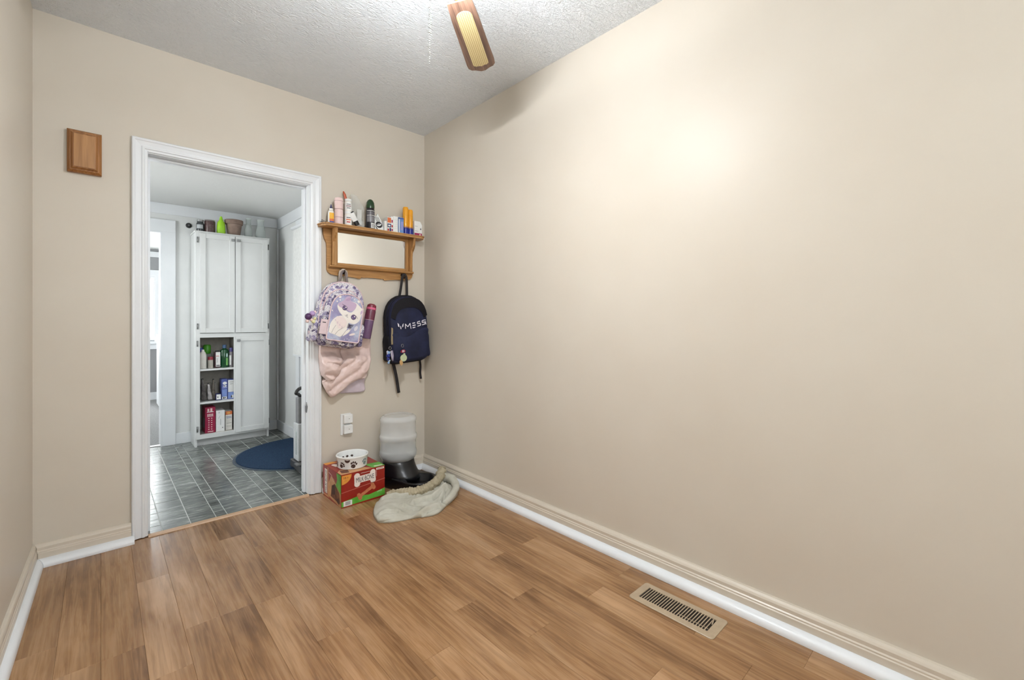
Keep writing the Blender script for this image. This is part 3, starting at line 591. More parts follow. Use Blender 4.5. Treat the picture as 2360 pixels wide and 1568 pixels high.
g = thing('cream_tube', 'white and black squeeze tube leaning upside down on the shelf', 'tube', (1.296, YSH - 0.045, ZS + 0.0115), (0, math.radians(-30), 0))
lathe('cap', [(0, 0), (0.016, 0), (0.017, 0.004), (0.017, 0.03), (0, 0.03)], BLACK, g, sy=0.7); lathe('body', [(0, 0.0304), (0.0185, 0.0304), (0.019, 0.05), (0.020, 0.088), (0, 0.088)], LABELW, g, sy=0.62); lathe('crimp', [(0, 0.0884), (0.021, 0.0884), (0.021, 0.096), (0, 0.096)], BLACK, g, sy=0.25)
g = thing('spray_can', 'tall black spray can with rounded dark green cap', 'spray can', (1.40, YSH - 0.02, ZS))
CANB = plain('charcoal_can', (52, 50, 54), 0.28, 0.4); lathe('can', [(0, 0), (0.028, 0), (0.0295, 0.004), (0.0295, 0.140), (0.026, 0.148), (0, 0.148)], CANB, g); lathe('cap', [(0, 0.1484), (0.0285, 0.1484), (0.029, 0.166), (0.026, 0.19), (0.018, 0.206), (0.009, 0.213), (0, 0.214)], plain('dark_green_cap', (36, 66, 40), 0.22), g)
for z0, z1, mt in ((0.128, 0.131, LABELW), (0.100, 0.124, plain('gunmetal_print', (92, 90, 96), 0.35)), (0.094, 0.098, LABELW), (0.05, 0.09, plain('pewter_print', (130, 128, 132), 0.35))): band('label_print', 0.0299, z0, z1, mt, g, 12, -PI / 2 - 1.3, -PI / 2 + 1.0)
band('barcode_label', 0.0301, 0.008, 0.044, LABELW, g, 8, -PI / 2 - 0.25, -PI / 2 + 0.7)
for k in range(4): band('barcode_bar', 0.0304, 0.014, 0.038, INK, g, 2, -PI / 2 - 0.15 + k * 0.2, -PI / 2 - 0.07 + k * 0.2)
g = thing('striped_packet', 'black and white striped packet leaning beside the spray can', 'packet', (1.462, YSH - 0.03, ZS + 0.002), (math.radians(-14), 0, 0))
prism('pouch', [(-0.032, 0), (0.03, 0), (0.024, 0.07), (0.0, 0.128), (-0.012, 0.105), (-0.032, 0.11)], -0.006, 0.006, 'xz', LABELW, g)
pr = Pr((0, -0.0062, 0), (1, 0, 0), (0, 0, 1), (0, -1, 0))
for k in range(4): pr.line([(-0.029 + k * 0.010, 0.104 - 0.002 * k), (-0.012 + k * 0.008, 0.062)], 0.003, INK, 1)
pr.add(ell(0.0, 0.04, 0.025, 0.024), INK, 1); pr.add(ell(0.0, 0.04, 0.019, 0.009, 0.35), LABELW, 2)
for k in range(3): pr.add(rect(-0.012 + k * 0.009, -0.007 + k * 0.009, 0.036 + 0.003 * k, 0.045 + 0.003 * k), INK, 3)
pr.line([(-0.03, 0.03), (-0.018, 0.004)], 0.004, INK, 1); pr.line([(-0.022, 0.02), (-0.012, 0.002)], 0.003, INK, 1); pr.build('printed_pattern', g)
def carton(label, x0, x1, y0, y1, h, mat, cat='box', prints=(), name='small_carton', z=None, bevel=0.001, group=None):
    g = thing(name, label, cat, ((x0 + x1) / 2, (y0 + y1) / 2, ZS if z is None else z), group=group); w, d = (x1 - x0) / 2, (y1 - y0) / 2
    box('carton', -w, w, -d, d, 0, h, mat, g, bevel)
    if prints:
        pr = Pr((0, -d - 0.0002, 0), (1, 0, 0), (0, 0, 1), (0, -1, 0))
        for p, mt, ly in prints: pr.add([(w * a, h * b) for a, b in p], mt, ly)
        pr.build('printed_front', g)
    return g
carton('thin white card box between the striped packet and orange box', 1.493, 1.502, YSH - 0.05, YSH - 0.01, 0.072, LABELW); carton('thin cream card box beside the orange and white box', 1.5035, 1.514, YSH - 0.045, YSH - 0.005, 0.075, CREAMW)
carton('orange topped medicine box with navy blocks', 1.516, 1.545, YSH - 0.05, YSH, 0.104, LABELW, prints=((rect(-0.95, 0.95, 0.62, 0.97), ORP, 1), (rect(-0.95, 0.95, 0.3, 0.55), NAVYP, 1), (rect(-0.6, 0.5, 0.36, 0.48), LABELW, 2), (rect(0.1, 0.95, 0.04, 0.26), NAVYP, 1), (rect(-0.95, -0.1, 0.05, 0.2), REDP, 1)), name='medicine_box')
carton('narrow maroon print box left of plain white box', 1.546, 1.560, YSH - 0.05, YSH + 0.01, 0.112, LABELW, prints=((rect(-0.7, 0.7, 0.6, 0.78), MAG, 1), (rect(-0.7, 0.7, 0.3, 0.45), REDP, 1), (rect(-0.7, 0.7, 0.06, 0.2), MAG, 1)), name='medicine_box')
carton('plain white box with faint grey lines beside the blue carton', 1.562, 1.600, YSH - 0.05, YSH + 0.01, 0.118, LABELW, prints=tuple((rect(-0.6, 0.7, 0.25 + 0.13 * k, 0.262 + 0.13 * k), plain('faint_print', (200, 200, 200), 0.6), 1) for k in range(5)), name='medicine_box')
carton('shiny light blue carton beside the orange bottles', 1.604, 1.646, YSH - 0.05, YSH, 0.116, plain('sky_blue_foil', (112, 150, 206), 0.2), prints=((rect(-0.9, -0.55, 0.03, 0.97), LABELW, 1), (rect(-0.2, 0.8, 0.2, 0.75), plain('lilac_print', (150, 156, 214), 0.4), 1), (rect(-1, 1, 0.9, 0.98), BLUEP, 1)), name='medicine_box')
ORG = plain('amber_orange_plastic', (240, 166, 40), 0.28); ROY = plain('royal_blue_plastic', (22, 38, 140), 0.3)
for x, y, h, lb in ((1.673, YSH - 0.03, 0.208, 'orange glitter tube with royal blue cap, taller of two'), (1.716, YSH - 0.022, 0.196, 'orange tube with royal blue cap beside the white and pink carton')):
    g = thing('paint_tube', lb, 'tube', (x, y, ZS), group='orange tubes on the oak shelf')
    lathe('cap', [(0, 0), (0.023, 0), (0.023, 0.042), (0.020, 0.046), (0, 0.046)], ROY, g); lathe('body', [(0, 0.0464), (0.020, 0.0464), (0.021, 0.06), (0.021, h - 0.016), (0.017, h - 0.004), (0, h)], ORG, g)
    for k in range(6):
        a = -PI / 2 + (k - 2.5) * 0.42; c, s_ = math.cos(a) * 0.0235, math.sin(a) * 0.0235
        mesh('cap_tooth', [(c * 1.01 - 0.005 * -math.sin(a), s_ * 1.01 - 0.005 * math.cos(a), 0.041), (c * 1.01 + 0.005 * -math.sin(a), s_ * 1.01 + 0.005 * math.cos(a), 0.041), (c * 0.97, s_ * 0.97, 0.060)], [(0, 1, 2)], ROY, g)
    if h > 0.2:
        random.seed(3); vs, fs = [], []
        for q in range(40):
            a = -PI / 2 + random.uniform(-1.2, 1.2); z = random.uniform(0.07, h - 0.03); b = len(vs); r = 0.0212
            vs += [(r * math.cos(a), r * math.sin(a), z - 0.0013), (r * math.cos(a + 0.06), r * math.sin(a + 0.06), z), (r * math.cos(a), r * math.sin(a), z + 0.0013), (r * math.cos(a - 0.06), r * math.sin(a - 0.06), z)]; fs.append((b, b + 1, b + 2, b + 3))
        mesh('glitter', vs, fs, plain('gold_glitter', (250, 214, 120), 0.2, 0.5), g)['kind'] = 'stuff'
g = thing('pastel_carton', 'white carton with magenta foot and clipped corner at shelf end', 'box', (1.775, YSH - 0.02, ZS))
prism('carton', [(-0.034, 0), (0.032, 0), (0.032, 0.085), (0.016, 0.112), (-0.034, 0.112)], -0.022, 0.022, 'xz', LABELW, g)
pr = Pr((0, -0.0222, 0), (1, 0, 0), (0, 0, 1), (0, -1, 0)); pr.add(rect(-0.033, 0.031, 0.002, 0.022), MAG, 1); pr.add(ell(0.014, 0.011, 0.006, 0.007), PINK, 2); pr.add([(0.014, 0.05), (0.026, 0.05), (0.020, 0.066)], INK, 1); pr.add(rect(-0.03, -0.005, 0.072, 0.074), GREYP, 1); pr.add(rect(-0.03, 0.0, 0.036, 0.038), GREYP, 1); pr.build('printed_front', g)
g = thing('hair_pins', 'cluster of dark hair pins poking over the shelf end', 'hair pins', (1.095, YSH - 0.02, ZS + 0.002)); g['kind'] = 'thing'
random.seed(5)
for k in range(7):
    a = PI + random.uniform(-0.35, 0.35); l = random.uniform(0.03, 0.045); z = random.uniform(0.001, 0.012)
    tube('pin', [(0.0, (k - 3) * 0.006, 0.002), (l * 0.5 * math.cos(a), (k - 3) * 0.006 + l * 0.5 * math.sin(a), 0.002 + z * 0.5), (l * math.cos(a), (k - 3) * 0.006 + l * math.sin(a), 0.002 + z)], 0.0011, plain('gunmetal_wire', (70, 66, 70), 0.3, 0.8), g, 5)
# ---------------------------------------------------------------- wall sockets with white plug covers
g = thing('outlet_plate', 'white wall outlet plate low on the beige wall', 'outlet', (1.252, YB, 0.37)); box('plate', -0.036, 0.036, -0.006, -0.0005, -0.012, 0.134, LABELW, g, 0.002)
for z, lb in ((0.066, 'square white plug box, upper of the pair on the outlet'), (-0.006, 'square white plug box, lower of the pair on the outlet')):
    c = thing('plug_box', lb, 'plug', (1.262, YB - 0.0065, 0.37 + z), group='white plug boxes on the outlet'); box('shell', -0.031, 0.031, -0.026, -0.0, 0.002, 0.064, LABELW, c, 0.007, seg=3); lathe('indicator', [(0, 0), (0.0025, 0), (0.002, 0.0012), (0, 0.0014)], INK, c, (0.004, -0.0262, 0.034), (PI / 2, 0, 0), 10)
# ---------------------------------------------------------------- floor register
VX0, VX1, VY0, VY1 = 1.612, 1.756, 0.678, 1.026
VM = plain('tan_enamel', (178, 158, 132), 0.35); vt = thing('floor_vent', 'tan metal slotted floor vent set in the plank floor', 'floor vent', ((VX0 + VX1) / 2, (VY0 + VY1) / 2, 0.0004))
hw, hl = (VX1 - VX0) / 2, (VY1 - VY0) / 2; iw, il = 0.043, 0.142
def rring(w, l, r, z, n=5):
    p = []
    for cx, cy, a in ((w - r, l - r, 0), (-w + r, l - r, PI / 2), (-w + r, -l + r, PI), (w - r, -l + r, 3 * PI / 2)): p += [(cx + r * math.cos(a + PI / 2 * k / n), cy + r * math.sin(a + PI / 2 * k / n), z) for k in range(n + 1)]
    return p
R1, R2, R3, R4 = rring(hw, hl, 0.014, 0), rring(hw, hl, 0.014, 0.0022), rring(hw - 0.003, hl - 0.003, 0.012, 0.0042), rring(iw, il, 0.001, 0.0046); R5 = rring(iw, il, 0.001, 0.0006); n = len(R1); vs = R1 + R2 + R3 + R4 + R5; fs = []
for a in range(4): fs += [(a * n + k, a * n + (k + 1) % n, (a + 1) * n + (k + 1) % n, (a + 1) * n + k) for k in range(n)]
mesh('vent_frame', vs, fs, VM, vt, fix=False); box('duct_shade_sheet', -iw, iw, -il, il, 0.0, 0.0006, plain('duct_shadow', (40, 30, 24), 0.8), vt)  # thin dark sheet paints the shade of the duct below the slats
ns = 26; bar = None
for k in range(ns - 1):
    y = -il + (k + 1) * 2 * il / ns
    if bar is None: bar = box('slat', -iw, iw, -0.0018, 0.0018, 0.0028, 0.0044, VM, vt); bar.location.y = y
    else:
        b = bar.copy(); COL.objects.link(b); b.location.y = y
tube('damper_lever', [(0.028, -0.13, 0.003), (0.034, -0.134, 0.0065), (0.020, -0.137, 0.007), (0.006, -0.139, 0.004)], 0.0022, VM, vt, 6); box('damper_edge', -0.026, -0.0235, -il + 0.004, -0.02, 0.0006, 0.0028, VM, vt)
# ================================================================== HANGING THINGS
# ---------------------------------------------------------------- pale pink quilted coat on the first hook
m = M_('pink_quilted_nylon', 0.34); v = m.co(); n = m.noise(v, 14, 4); m.col(m.ramp(n, [(0.3, (228, 200, 193)), (0.7, (236, 213, 207))])); m.bump(m.noise(m.co((1, 1, 1.8)), 22, 2), 0.35, 0.010); COAT = m.m
coat = thing('puffer_coat', 'pale pink quilted puffer coat hanging under the cat backpack', 'coat', (1.20, YB - 0.006, 1.0))
def quilt(ang, per, amp, k2=0.006):
    ca, sa = math.cos(ang), math.sin(ang)
    def f(x, y, z):
        q = min(1, max(0, (-y - 0.01) / 0.03)); t = (x * ca + z * sa) / per + 0.3 * noise.noise((x * 7, 3.1, z * 7)); u = abs(math.sin(PI * t)) ** 0.5
        w = noise.noise((x * 40, y * 30, z * 55))
        f_ = min(1, max(0, (z + 0.13) / 0.08)); f_ = 1 - 0.68 * f_ * f_ * (3 - 2 * f_)
        return (k2 * 0.6 * noise.noise((x * 30 + 5, y * 20, z * 30)), -q * (amp * u + k2 * w) * f_ - y * (1 - f_) * -1 * -1, k2 * 0.4 * w)
    return f
def soft(pts, per=4): return [(p.x, p.y) for p in smoothline([(a, b, 0) for a, b in pts], per, True)]
Puffy(soft([(-0.135, 0.14), (-0.02, 0.15), (0.0, 0.02), (-0.004, -0.10), (-0.024, -0.19), (-0.05, -0.235), (-0.085, -0.25), (-0.122, -0.215), (-0.132, -0.17), (-0.138, -0.10), (-0.134, 0.02)], 8), 0.075, 0.042, 0.03).build('sleeve', COAT, coat, quilt(PI / 2 - 0.25, 0.075, 0.024), (0, -0.006, 0), nr=20)
Puffy(soft([(-0.015, 0.16), (0.13, 0.22), (0.222, 0.17), (0.226, 0.05), (0.222, -0.06), (0.205, -0.15), (0.175, -0.245), (0.12, -0.262), (0.06, -0.285), (0.02, -0.318), (-0.02, -0.345), (-0.055, -0.362), (-0.085, -0.335), (-0.108, -0.285), (-0.115, -0.245), (-0.06, -0.24), (-0.018, -0.19), (0.002, -0.09)], 7), 0.05, 0.03, 0.02, c=(0.08, -0.05)).build('body', COAT, coat, quilt(PI / 2 + 0.62, 0.070, 0.020), (0, -0.004, 0), nr=24)
Puffy(soft([(0.0, -0.27), (0.17, -0.24), (0.182, -0.30), (0.178, -0.352), (0.06, -0.352), (0.0, -0.34)]), 0.012, 0.006, 0.005).build('lining', plain('lilac_lining', (210, 196, 206), 0.6), coat, lambda x, y, z: (0, 0.006 * noise.noise((x * 25, 1, z * 12)) - 0.003, 0))
lp = [(-0.02, -0.02, 0.12), (-0.005, -0.026, 0.3), (-0.002, -0.0385, 0.466), (0.008, -0.0395, 0.489), (0.019, -0.0395, 0.4965), (0.030, -0.0395, 0.489), (0.040, -0.0385, 0.466), (0.036, -0.026, 0.3), (0.05, -0.02, 0.15)]
tube('hanging_loop', smoothline(lp, 4), 0.012, plain('beige_loop', (196, 180, 164), 0.7), coat, 8, flat=0.3, up=(0, 1, 0))
# ---------------------------------------------------------------- child's backpack with kitten print
m = M_('lilac_doodle_fabric', 0.55); v = m.co((1, 1, 1)); nv = m.new('ShaderNodeTexNoise'); nv.inputs['Scale'].default_value = 38; nv.inputs['Detail'].default_value = 2; m.l.new(v, nv.inputs['Vector'])
mv = m.new('ShaderNodeVectorMath', operation='MULTIPLY_ADD'); mv.inputs[1].default_value = (0.035, 0.035, 0.035); m.l.new(nv.outputs['Color'], mv.inputs[0]); m.l.new(v, mv.inputs[2]); v = mv.outputs[0]
vo = m.new('ShaderNodeTexVoronoi'); vo.inputs['Scale'].default_value = 50; m.l.new(v, vo.inputs['Vector']); vd = m.new('ShaderNodeTexVoronoi', feature='DISTANCE_TO_EDGE'); vd.inputs['Scale'].default_value = 50; m.l.new(v, vd.inputs['Vector'])
c = m.ramp(vo.outputs['Color'], [(0.0, (84, 72, 108)), (0.22, (168, 158, 192)), (0.40, (234, 228, 234)), (0.55, (126, 112, 152)), (0.68, (238, 232, 234)), (0.9, (226, 200, 206))], 'CONSTANT')
vs2 = m.new('ShaderNodeTexVoronoi', feature='DISTANCE_TO_EDGE'); vs2.inputs['Scale'].default_value = 96; m.l.new(v, vs2.inputs['Vector'])
c = m.mix(c, (62, 52, 84), m.ramp(vs2.outputs[0], [(0.05, (190, 190, 190)), (0.11, (0, 0, 0))])); c = m.mix(c, (240, 236, 240), m.ramp(vd.outputs[0], [(0.02, (210, 210, 210)), (0.07, (0, 0, 0))])); m.col(c).bump(vd.outputs[0], 0.15, 0.003); DOODLE = m.m
PIPE = plain('rose_piping', (224, 198, 202), 0.5); LAV = None
m = M_('starry_lavender_panel', 0.4); v = m.co(); n = m.noise(v, 9, 3, 0.5); n2 = m.noise(v, 140, 1)
c = m.ramp(n, [(0.30, (136, 124, 166)), (0.46, (158, 154, 190)), (0.60, (192, 200, 218)), (0.72, (150, 136, 174))]); m.col(m.mix(c, (244, 242, 248), m.ramp(n2, [(0.70, (0, 0, 0)), (0.735, (220, 220, 220))]))); LAV = m.m
CATW = plain('kitten_white', (240, 233, 226), 0.5, 0, 3); CATL = plain('kitten_lilac', (196, 172, 198), 0.5, 0, 3); CATP = plain('kitten_pink', (238, 222, 218), 0.5, 0, 3); OUTL = plain('plum_line', (64, 50, 80), 0.5, 0, 3); EYE = plain('plum_eye', (104, 84, 128), 0.4, 0, 3)
TH1 = math.radians(9)
bp = thing('kitten_backpack', 'lilac child backpack with white kitten print hanging from hook', 'backpack', (1.163, YB - 0.062, 1.192), (0, TH1, 0))
out1 = arch(0.285, 0.435, 0.42, 15, 0.06)
wob = lambda x, y, z: (0.004 * noise.noise((x * 16, y * 16, z * 16)), 0.006 * noise.noise((x * 12 + 4, y * 10, z * 12)), 0.004 * noise.noise((x * 14, y * 14 + 7, z * 14)))
P1 = Puffy(out1, 0.105, 0.010, 0.03); P1.build('body', DOODLE, bp, wob)
Puffy([(x * 0.86, z * 0.80 - 0.030) for x, z in out1], 0.05, 0.010, 0.018).build('front_pocket', DOODLE, bp, wob, (0, -0.100, 0))
pan = arch(0.212, 0.305, 0.40, 15, 0.012)
yp = -0.1625
PP = Puffy(pan, 0.005, 0.004, 0.002); pnl = PP.build('front_panel', LAV, bp, None, (0.004, yp, -0.022)); pnl['label'] = 'lavender starry panel with a sitting white kitten'
tube('panel_piping', [(x + 0.004, yp - 0.004, z - 0.022) for x, z in smoothline([(a, b, 0) for a, b in pan], 1, True) for _ in (0,)] if False else [(x + 0.004, yp - 0.004, z - 0.022) for x, z in pan], 0.0045, PIPE, bp, 7, True, up=(0, 1, 0))
tube('body_piping', [(x * 0.985, -0.093, z * 0.985) for x, z in out1[0:16] + out1[16:20]], 0.0045, PIPE, bp, 7, up=(0, 1, 0)); tube('zip_band', [(x * 0.90, -0.1075, z * 0.86 - 0.022) for x, z in out1[0:16]], 0.004, PIPE, bp, 7, up=(0, 1, 0))
pr = Pr((0.004, yp, -0.022), (1, 0, 0), (0, 0, 1), (0, -1, 0), lambda x, z: -PP.front(x, z) + 0.0006)
# zoomed drawing coordinates -> panel metres
def zc(pts):
    return [(((px - 812) * math.cos(-0.14) + (py - 825) * math.sin(-0.14) * -1 * -1) * 0.000298, -((py - 825) * math.cos(-0.14) - (px - 812) * math.sin(-0.14) * -1 * -1) * 0.000298) for px, py in pts]
def zs(pts, per=4): return [(p.x, p.y) for p in smoothline([(a, b, 0) for a, b in zc(pts)], per, True)]
pr.add(zs([(860, 860), (905, 960), (890, 1080), (860, 1180), (800, 1255), (680, 1240), (540, 1220), (520, 1100), (540, 960), (620, 850), (740, 800)], 3), CATW, 1)
pr.add(zs([(980, 1010), (960, 1100), (900, 1180), (850, 1220), (870, 1130), (920, 1060)], 3), CATW, 1)
head = zs([(770, 355), (800, 440), (940, 450), (1080, 520), (1150, 540), (1120, 680), (1110, 800), (1030, 900), (900, 910), (740, 820), (620, 740), (552, 640), (570, 560), (640, 490), (690, 380)], 4); pr.add(head, CATW, 2)
pr.add(zs([(770, 355), (800, 440), (930, 465), (950, 540), (920, 620), (840, 670), (740, 650), (620, 640), (562, 610), (580, 550), (640, 490), (690, 380)], 4), CATL, 3)
pr.add(zs([(1150, 545), (1085, 580), (1090, 660), (1110, 650)], 3), CATL, 3); pr.add(zs([(765, 375), (700, 430), (690, 470), (780, 440)], 3), plain('kitten_ear', (182, 154, 186), 0.5, 0, 3), 4)
for ex, ey, rx in ((715, 630, 52), (958, 765, 58)):
    for r, mt, ly in ((1.0, OUTL, 4), (0.82, EYE, 5)): pr.add(zc(ell(ex, ey, rx * r, rx * r, 0, 16)), mt, ly)
    pr.add(zc(ell(ex + 18, ey - 20, 15, 15, 0, 10)), CATW, 6); pr.add(zc(ell(ex - 18, ey + 20, 8, 8, 0, 8)), CATW, 6)
pr.line(zc([(640, 560), (668, 580), (700, 572)]), 0.0022, OUTL, 5); pr.line(zc([(1000, 720), (1030, 745), (1050, 770)]), 0.0022, OUTL, 5)
pr.add(zc([(790, 755), (818, 760), (800, 778)]), OUTL, 5); pr.line(zc([(765, 770), (780, 795), (802, 780), (815, 808), (838, 800)]), 0.0015, OUTL, 5)
for ln in ([(640, 1040), (612, 1130), (600, 1225)], [(790, 1060), (720, 1140), (680, 1240)], [(880, 1090), (850, 1190), (820, 1250)], [(520, 1100), (530, 1210)]): pr.line(zc(ln), 0.0013, OUTL, 3)
for k in range(7): pr.line(zc([(880, 930 + k * 16), (930 + 10 * (k % 3), 945 + k * 10), (1015 - k * 9, 935 + k * 20)]), 0.0024, OUTL, 4)
for px, py, r in ((975, 400, 46), (520, 545, 24)): pr.add(zc(starp(px, py, r, 5, 0.5, 0.3)), CATW, 3)
for px, py, r in ((550, 430, 30), (575, 495, 14), (655, 350, 12), (810, 360, 10), (870, 385, 12), (900, 420, 9), (480, 760, 14), (1010, 1270, 10), (905, 1280, 9), (960, 1255, 8)): pr.add(zc(ell(px, py, r, r, 0, 10)), CATW, 1)
pr.add(zc(ell(1085, 985, 36, 62, 0.3, 14)), plain('kitten_cloud', (222, 218, 226), 0.5), 1); pr.add(zc(ell(1040, 1135, 70, 24, -0.5, 14)), CATP, 1)
for k, w in enumerate([(530, 900, 40), (580, 935, 34), (640, 975, 40), (700, 1010, 34), (760, 1045, 38)]): pr.line(zc([(w[0], w[1]), (w[0] + 18, w[1] - w[2] * 0.5), (w[0] + 14, w[1] + w[2] * 0.5), (w[0] + 40, w[1] + 8)]), 0.0013, plain('mauve_lettering', (196, 164, 190), 0.5), 3)
pr.add(zs([(590, 880), (700, 830), (830, 890), (850, 1000), (790, 1060), (700, 1080)], 3), CATP, 2)
pr.build('kitten_print', bp)
for s in (-1, 1):
    Puffy([(x * 0.34, z * 0.36) for x, z in out1], 0.028, 0.012, 0.012).build('side_pocket', DOODLE, bp, wob, (s * 0.140, -0.055, -0.12), (0, 0, s * PI / 2 * 0.96))
tube('hanging_loop', smoothline([(-0.03, -0.02, 0.205), (-0.012, -0.012, 0.25), (-0.005, 0.004, 0.286), (0.002, 0.006, 0.299), (0.011, 0.007, 0.3035), (0.020, 0.006, 0.298), (0.027, 0.004, 0.284), (0.030, -0.012, 0.25), (0.042, -0.02, 0.205)], 5), 0.0075, plain('grey_webbing', (132, 120, 118), 0.7), bp, 8, flat=0.35, up=(0, 1, 0))
tgp = box('luggage_tag', -0.153, -0.110, -0.176, -0.171, -0.145, -0.052, plain('blush_leather', (222, 200, 204), 0.5), bp, 0.002); box('tag_slot', -0.142, -0.121, -0.1768, -0.1762, -0.074, -0.069, INK, tgp); tube('tag_ring', [(-0.131 + 0.011 * math.cos(a), -0.173, -0.046 + 0.011 * math.sin(a)) for a in [2 * PI * k / 14 for k in range(14)]], 0.0016, CHROME, tgp, 6, True, up=(0, 1, 0))
pom = thing('bead_keyring', 'cluster of purple pink and yellow bead charms on the kitten backpack', 'keyring', (0.958, YB - 0.21, 1.175))
SPH = [(0, -1)] + [(math.sin(PI * k / 8), -math.cos(PI * k / 8)) for k in range(1, 8)] + [(0, 1)]
def ball(name, x, y, z, r, mat, parent, sy=1.0, seg=16): return lathe(name, [(a * r, b * r) for a, b in SPH], mat, parent, (x, y, z), (0, 0, 0), seg, 1, sy)
for x, z, r, mt in ((-0.022, 0.002, 0.021, plain('plum_bead', (78, 44, 92), 0.35)), (0.002, 0.02, 0.018, plain('lilac_bead', (178, 150, 196), 0.4)), (0.016, 0.03, 0.010, PINK), (-0.028, -0.026, 0.011, MATS['blush_pink']), (-0.004, -0.018, 0.010, MATS['blush_pink']), (0.008, -0.028, 0.012, plain('lemon_bead', (232, 228, 176), 0.4)), (0.016, -0.010, 0.010, MATS['lemon_bead'])): ball('bead', x, 0, z, r, mt, pom)
# water bottle in the side pocket
wb = thing('water_bottle', 'maroon water bottle with pink band in the kitten backpack pocket', 'water bottle', (1.353, YB - 0.105, 1.028), (0, math.radians(11), 0))
lathe('flask', [(0, 0), (0.030, 0), (0.032, 0.006), (0.032, 0.13), (0, 0.13)], plain('plum_flask', (112, 82, 116), 0.4), wb); lathe('sleeve', [(0, 0.1304), (0.0335, 0.1304), (0.0335, 0.195), (0.031, 0.204), (0, 0.204)], plain('maroon_flask', (112, 52, 72), 0.35), wb)
lathe('pink_band', [(0, 0.2044), (0.033, 0.2044), (0.033, 0.219), (0, 0.219)], plain('hot_pink_band', (224, 104, 140), 0.4), wb); lathe('lid', [(0, 0.2194), (0.032, 0.2194), (0.030, 0.236), (0.018, 0.245), (0, 0.245)], plain('maroon_lid', (132, 44, 62), 0.35), wb); lathe('seam_line', [(0.0342, 0.1292), (0.0346, 0.1304), (0.0342, 0.1316)], PIPE, wb)
# ---------------------------------------------------------------- navy backpack
m = M_('navy_canvas', 0.72, 0, 0.3); v = m.co(); n = m.noise(v, 7, 3); n2 = m.noise(v, 260, 2); m.col(m.ramp(n, [(0.3, (29, 31, 50)), (0.7, (41, 46, 76))])); m.bump(n2, 0.25, 0.002); NAVY = m.m
m = M_('black_canvas', 0.75, 0, 0.3); m.col((22, 20, 26)); m.bump(m.noise(m.co(), 260, 2), 0.25, 0.002); BLKC = m.m
TH2 = math.radians(-4)
nb = thing('navy_backpack', 'navy blue backpack with white lettering hanging near the corner', 'backpack', (1.684, YB - 0.012, 1.090), (0, TH2, 0))
out2 = arch(0.318, 0.485, 0.42, 15, 0.05, 0.78)
fold = lambda x, y, z: (0.005 * noise.noise((x * 10, y * 10, z * 10)), 0.009 * noise.noise((x * 9 + 2, y * 4, z * 13)) - 0.012 * math.exp(-((z + 0.03 - 0.25 * x) / 0.03) ** 2) * (1 if y < -0.08 else 0), 0.004 * noise.noise((x * 10, y * 10 + 5, z * 10)))
P2 = Puffy(out2, 0.115, 0.014, 0.035); P2.build('body', NAVY, nb, fold)
gus = [(x * 1.012, -0.05, z * 1.010) for x, z in out2]
tube('zip_gusset', gus, 0.018, BLKC, nb, 8, True, flat=1.6, up=(0, 1, 0), rf=lambda i, n, k: 0.62); 
zz = tube('zip_tape', [(x * 0.99, -0.088, z * 0.99) for x, z in out2[0:21]], 0.004, BLKC, nb, 7, up=(0, 1, 0))
yoke = [(p[0] * 0.965, p[1] * 0.965) for p in out2[1:15]]
yk = Pr((0, 0, 0), (1, 0, 0), (0, 0, 1), (0, -1, 0), lambda x, z: -P2.front(x, z) + 0.009, 0.0004)
for a, b in zip(yoke, yoke[1:]):
    f = lambda p: (p[0] * 0.78, p[1] * 0.60 + 0.02)
    yk.add([a, b, f(b), f(a)], BLKC, 1)
yk.build('dark_yoke', nb)
Puffy([(x * 0.30, z * 0.40) for x, z in out2], 0.022, 0.010, 0.01).build('side_pocket', NAVY, nb, wob, (0.152, -0.055, -0.125), (0, 0, PI / 2 * 0.94)); Puffy([(x * 0.30, z * 0.40) for x, z in out2], 0.022, 0.010, 0.01).build('side_pocket', BLKC, nb, wob, (-0.146, -0.055, -0.13), (0, 0, -PI / 2 * 0.94))
# lettering drawn as strokes, one letter after another
TW = plain('white_lettering', (232, 228, 236), 0.5, 0, 3)
lt = Pr((0, 0, 0), (1, 0, 0), (0, 0, 1), (0, -1, 0), lambda x, z: -P2.front(x, z) + 0.0165 + 0.006 * min(1, abs(x) / 0.12), 0.0004)
def zn(pts): return [((px - 575) * 0.000455, -(py - 918) * 0.000440 - (px - 575) * 0.000035) for px, py in pts]
for q in ([(328, 815), (352, 838), (356, 888), (334, 872)], [(370, 862), (386, 878), (388, 918), (372, 916)], [(408, 848), (432, 820), (424, 872), (404, 892)]): lt.add(zn(q), TW, 1)
def st(pts, w=0.0062): lt.line(zn(pts), w, TW, 1)
st([(460, 912), (462, 830)]); st([(462, 834), (505, 880)]); st([(505, 880), (548, 822)]); st([(548, 818), (560, 912)])
for y in (0, 1, 2): st([(590, 822 + y * 38), (640 if y != 1 else 648, 812 + y * 37)], 0.0078)
for x0, y0 in ((672, 812), (762, 790)): st([(x0 + 62, y0 - 28), (x0 + 12, y0 - 14), (x0 + 10, y0 + 16), (x0 + 66, y0 + 6), (x0 + 70, y0 + 40), (x0 + 8, y0 + 58)], 0.0068)
st([(838, 752), (838, 772)]); st([(840, 782), (850, 840)])
lt.build('lettering', nb)
low = [(x * 0.93, z) for x, z in out2[19:33]]
pk = Puffy(soft([(-0.14, -0.02), (0, -0.008), (0.14, 0.0), (0.148, -0.06), (0.147, -0.17), (0.12, -0.222), (0, -0.228), (-0.12, -0.222), (-0.147, -0.17), (-0.148, -0.06)], 5), 0.02, 0.012, 0.010); pk.build('front_pocket', NAVY, nb, wob, (0, -0.112, 0))
WEB = plain('black_webbing', (36, 32, 34), 0.7)
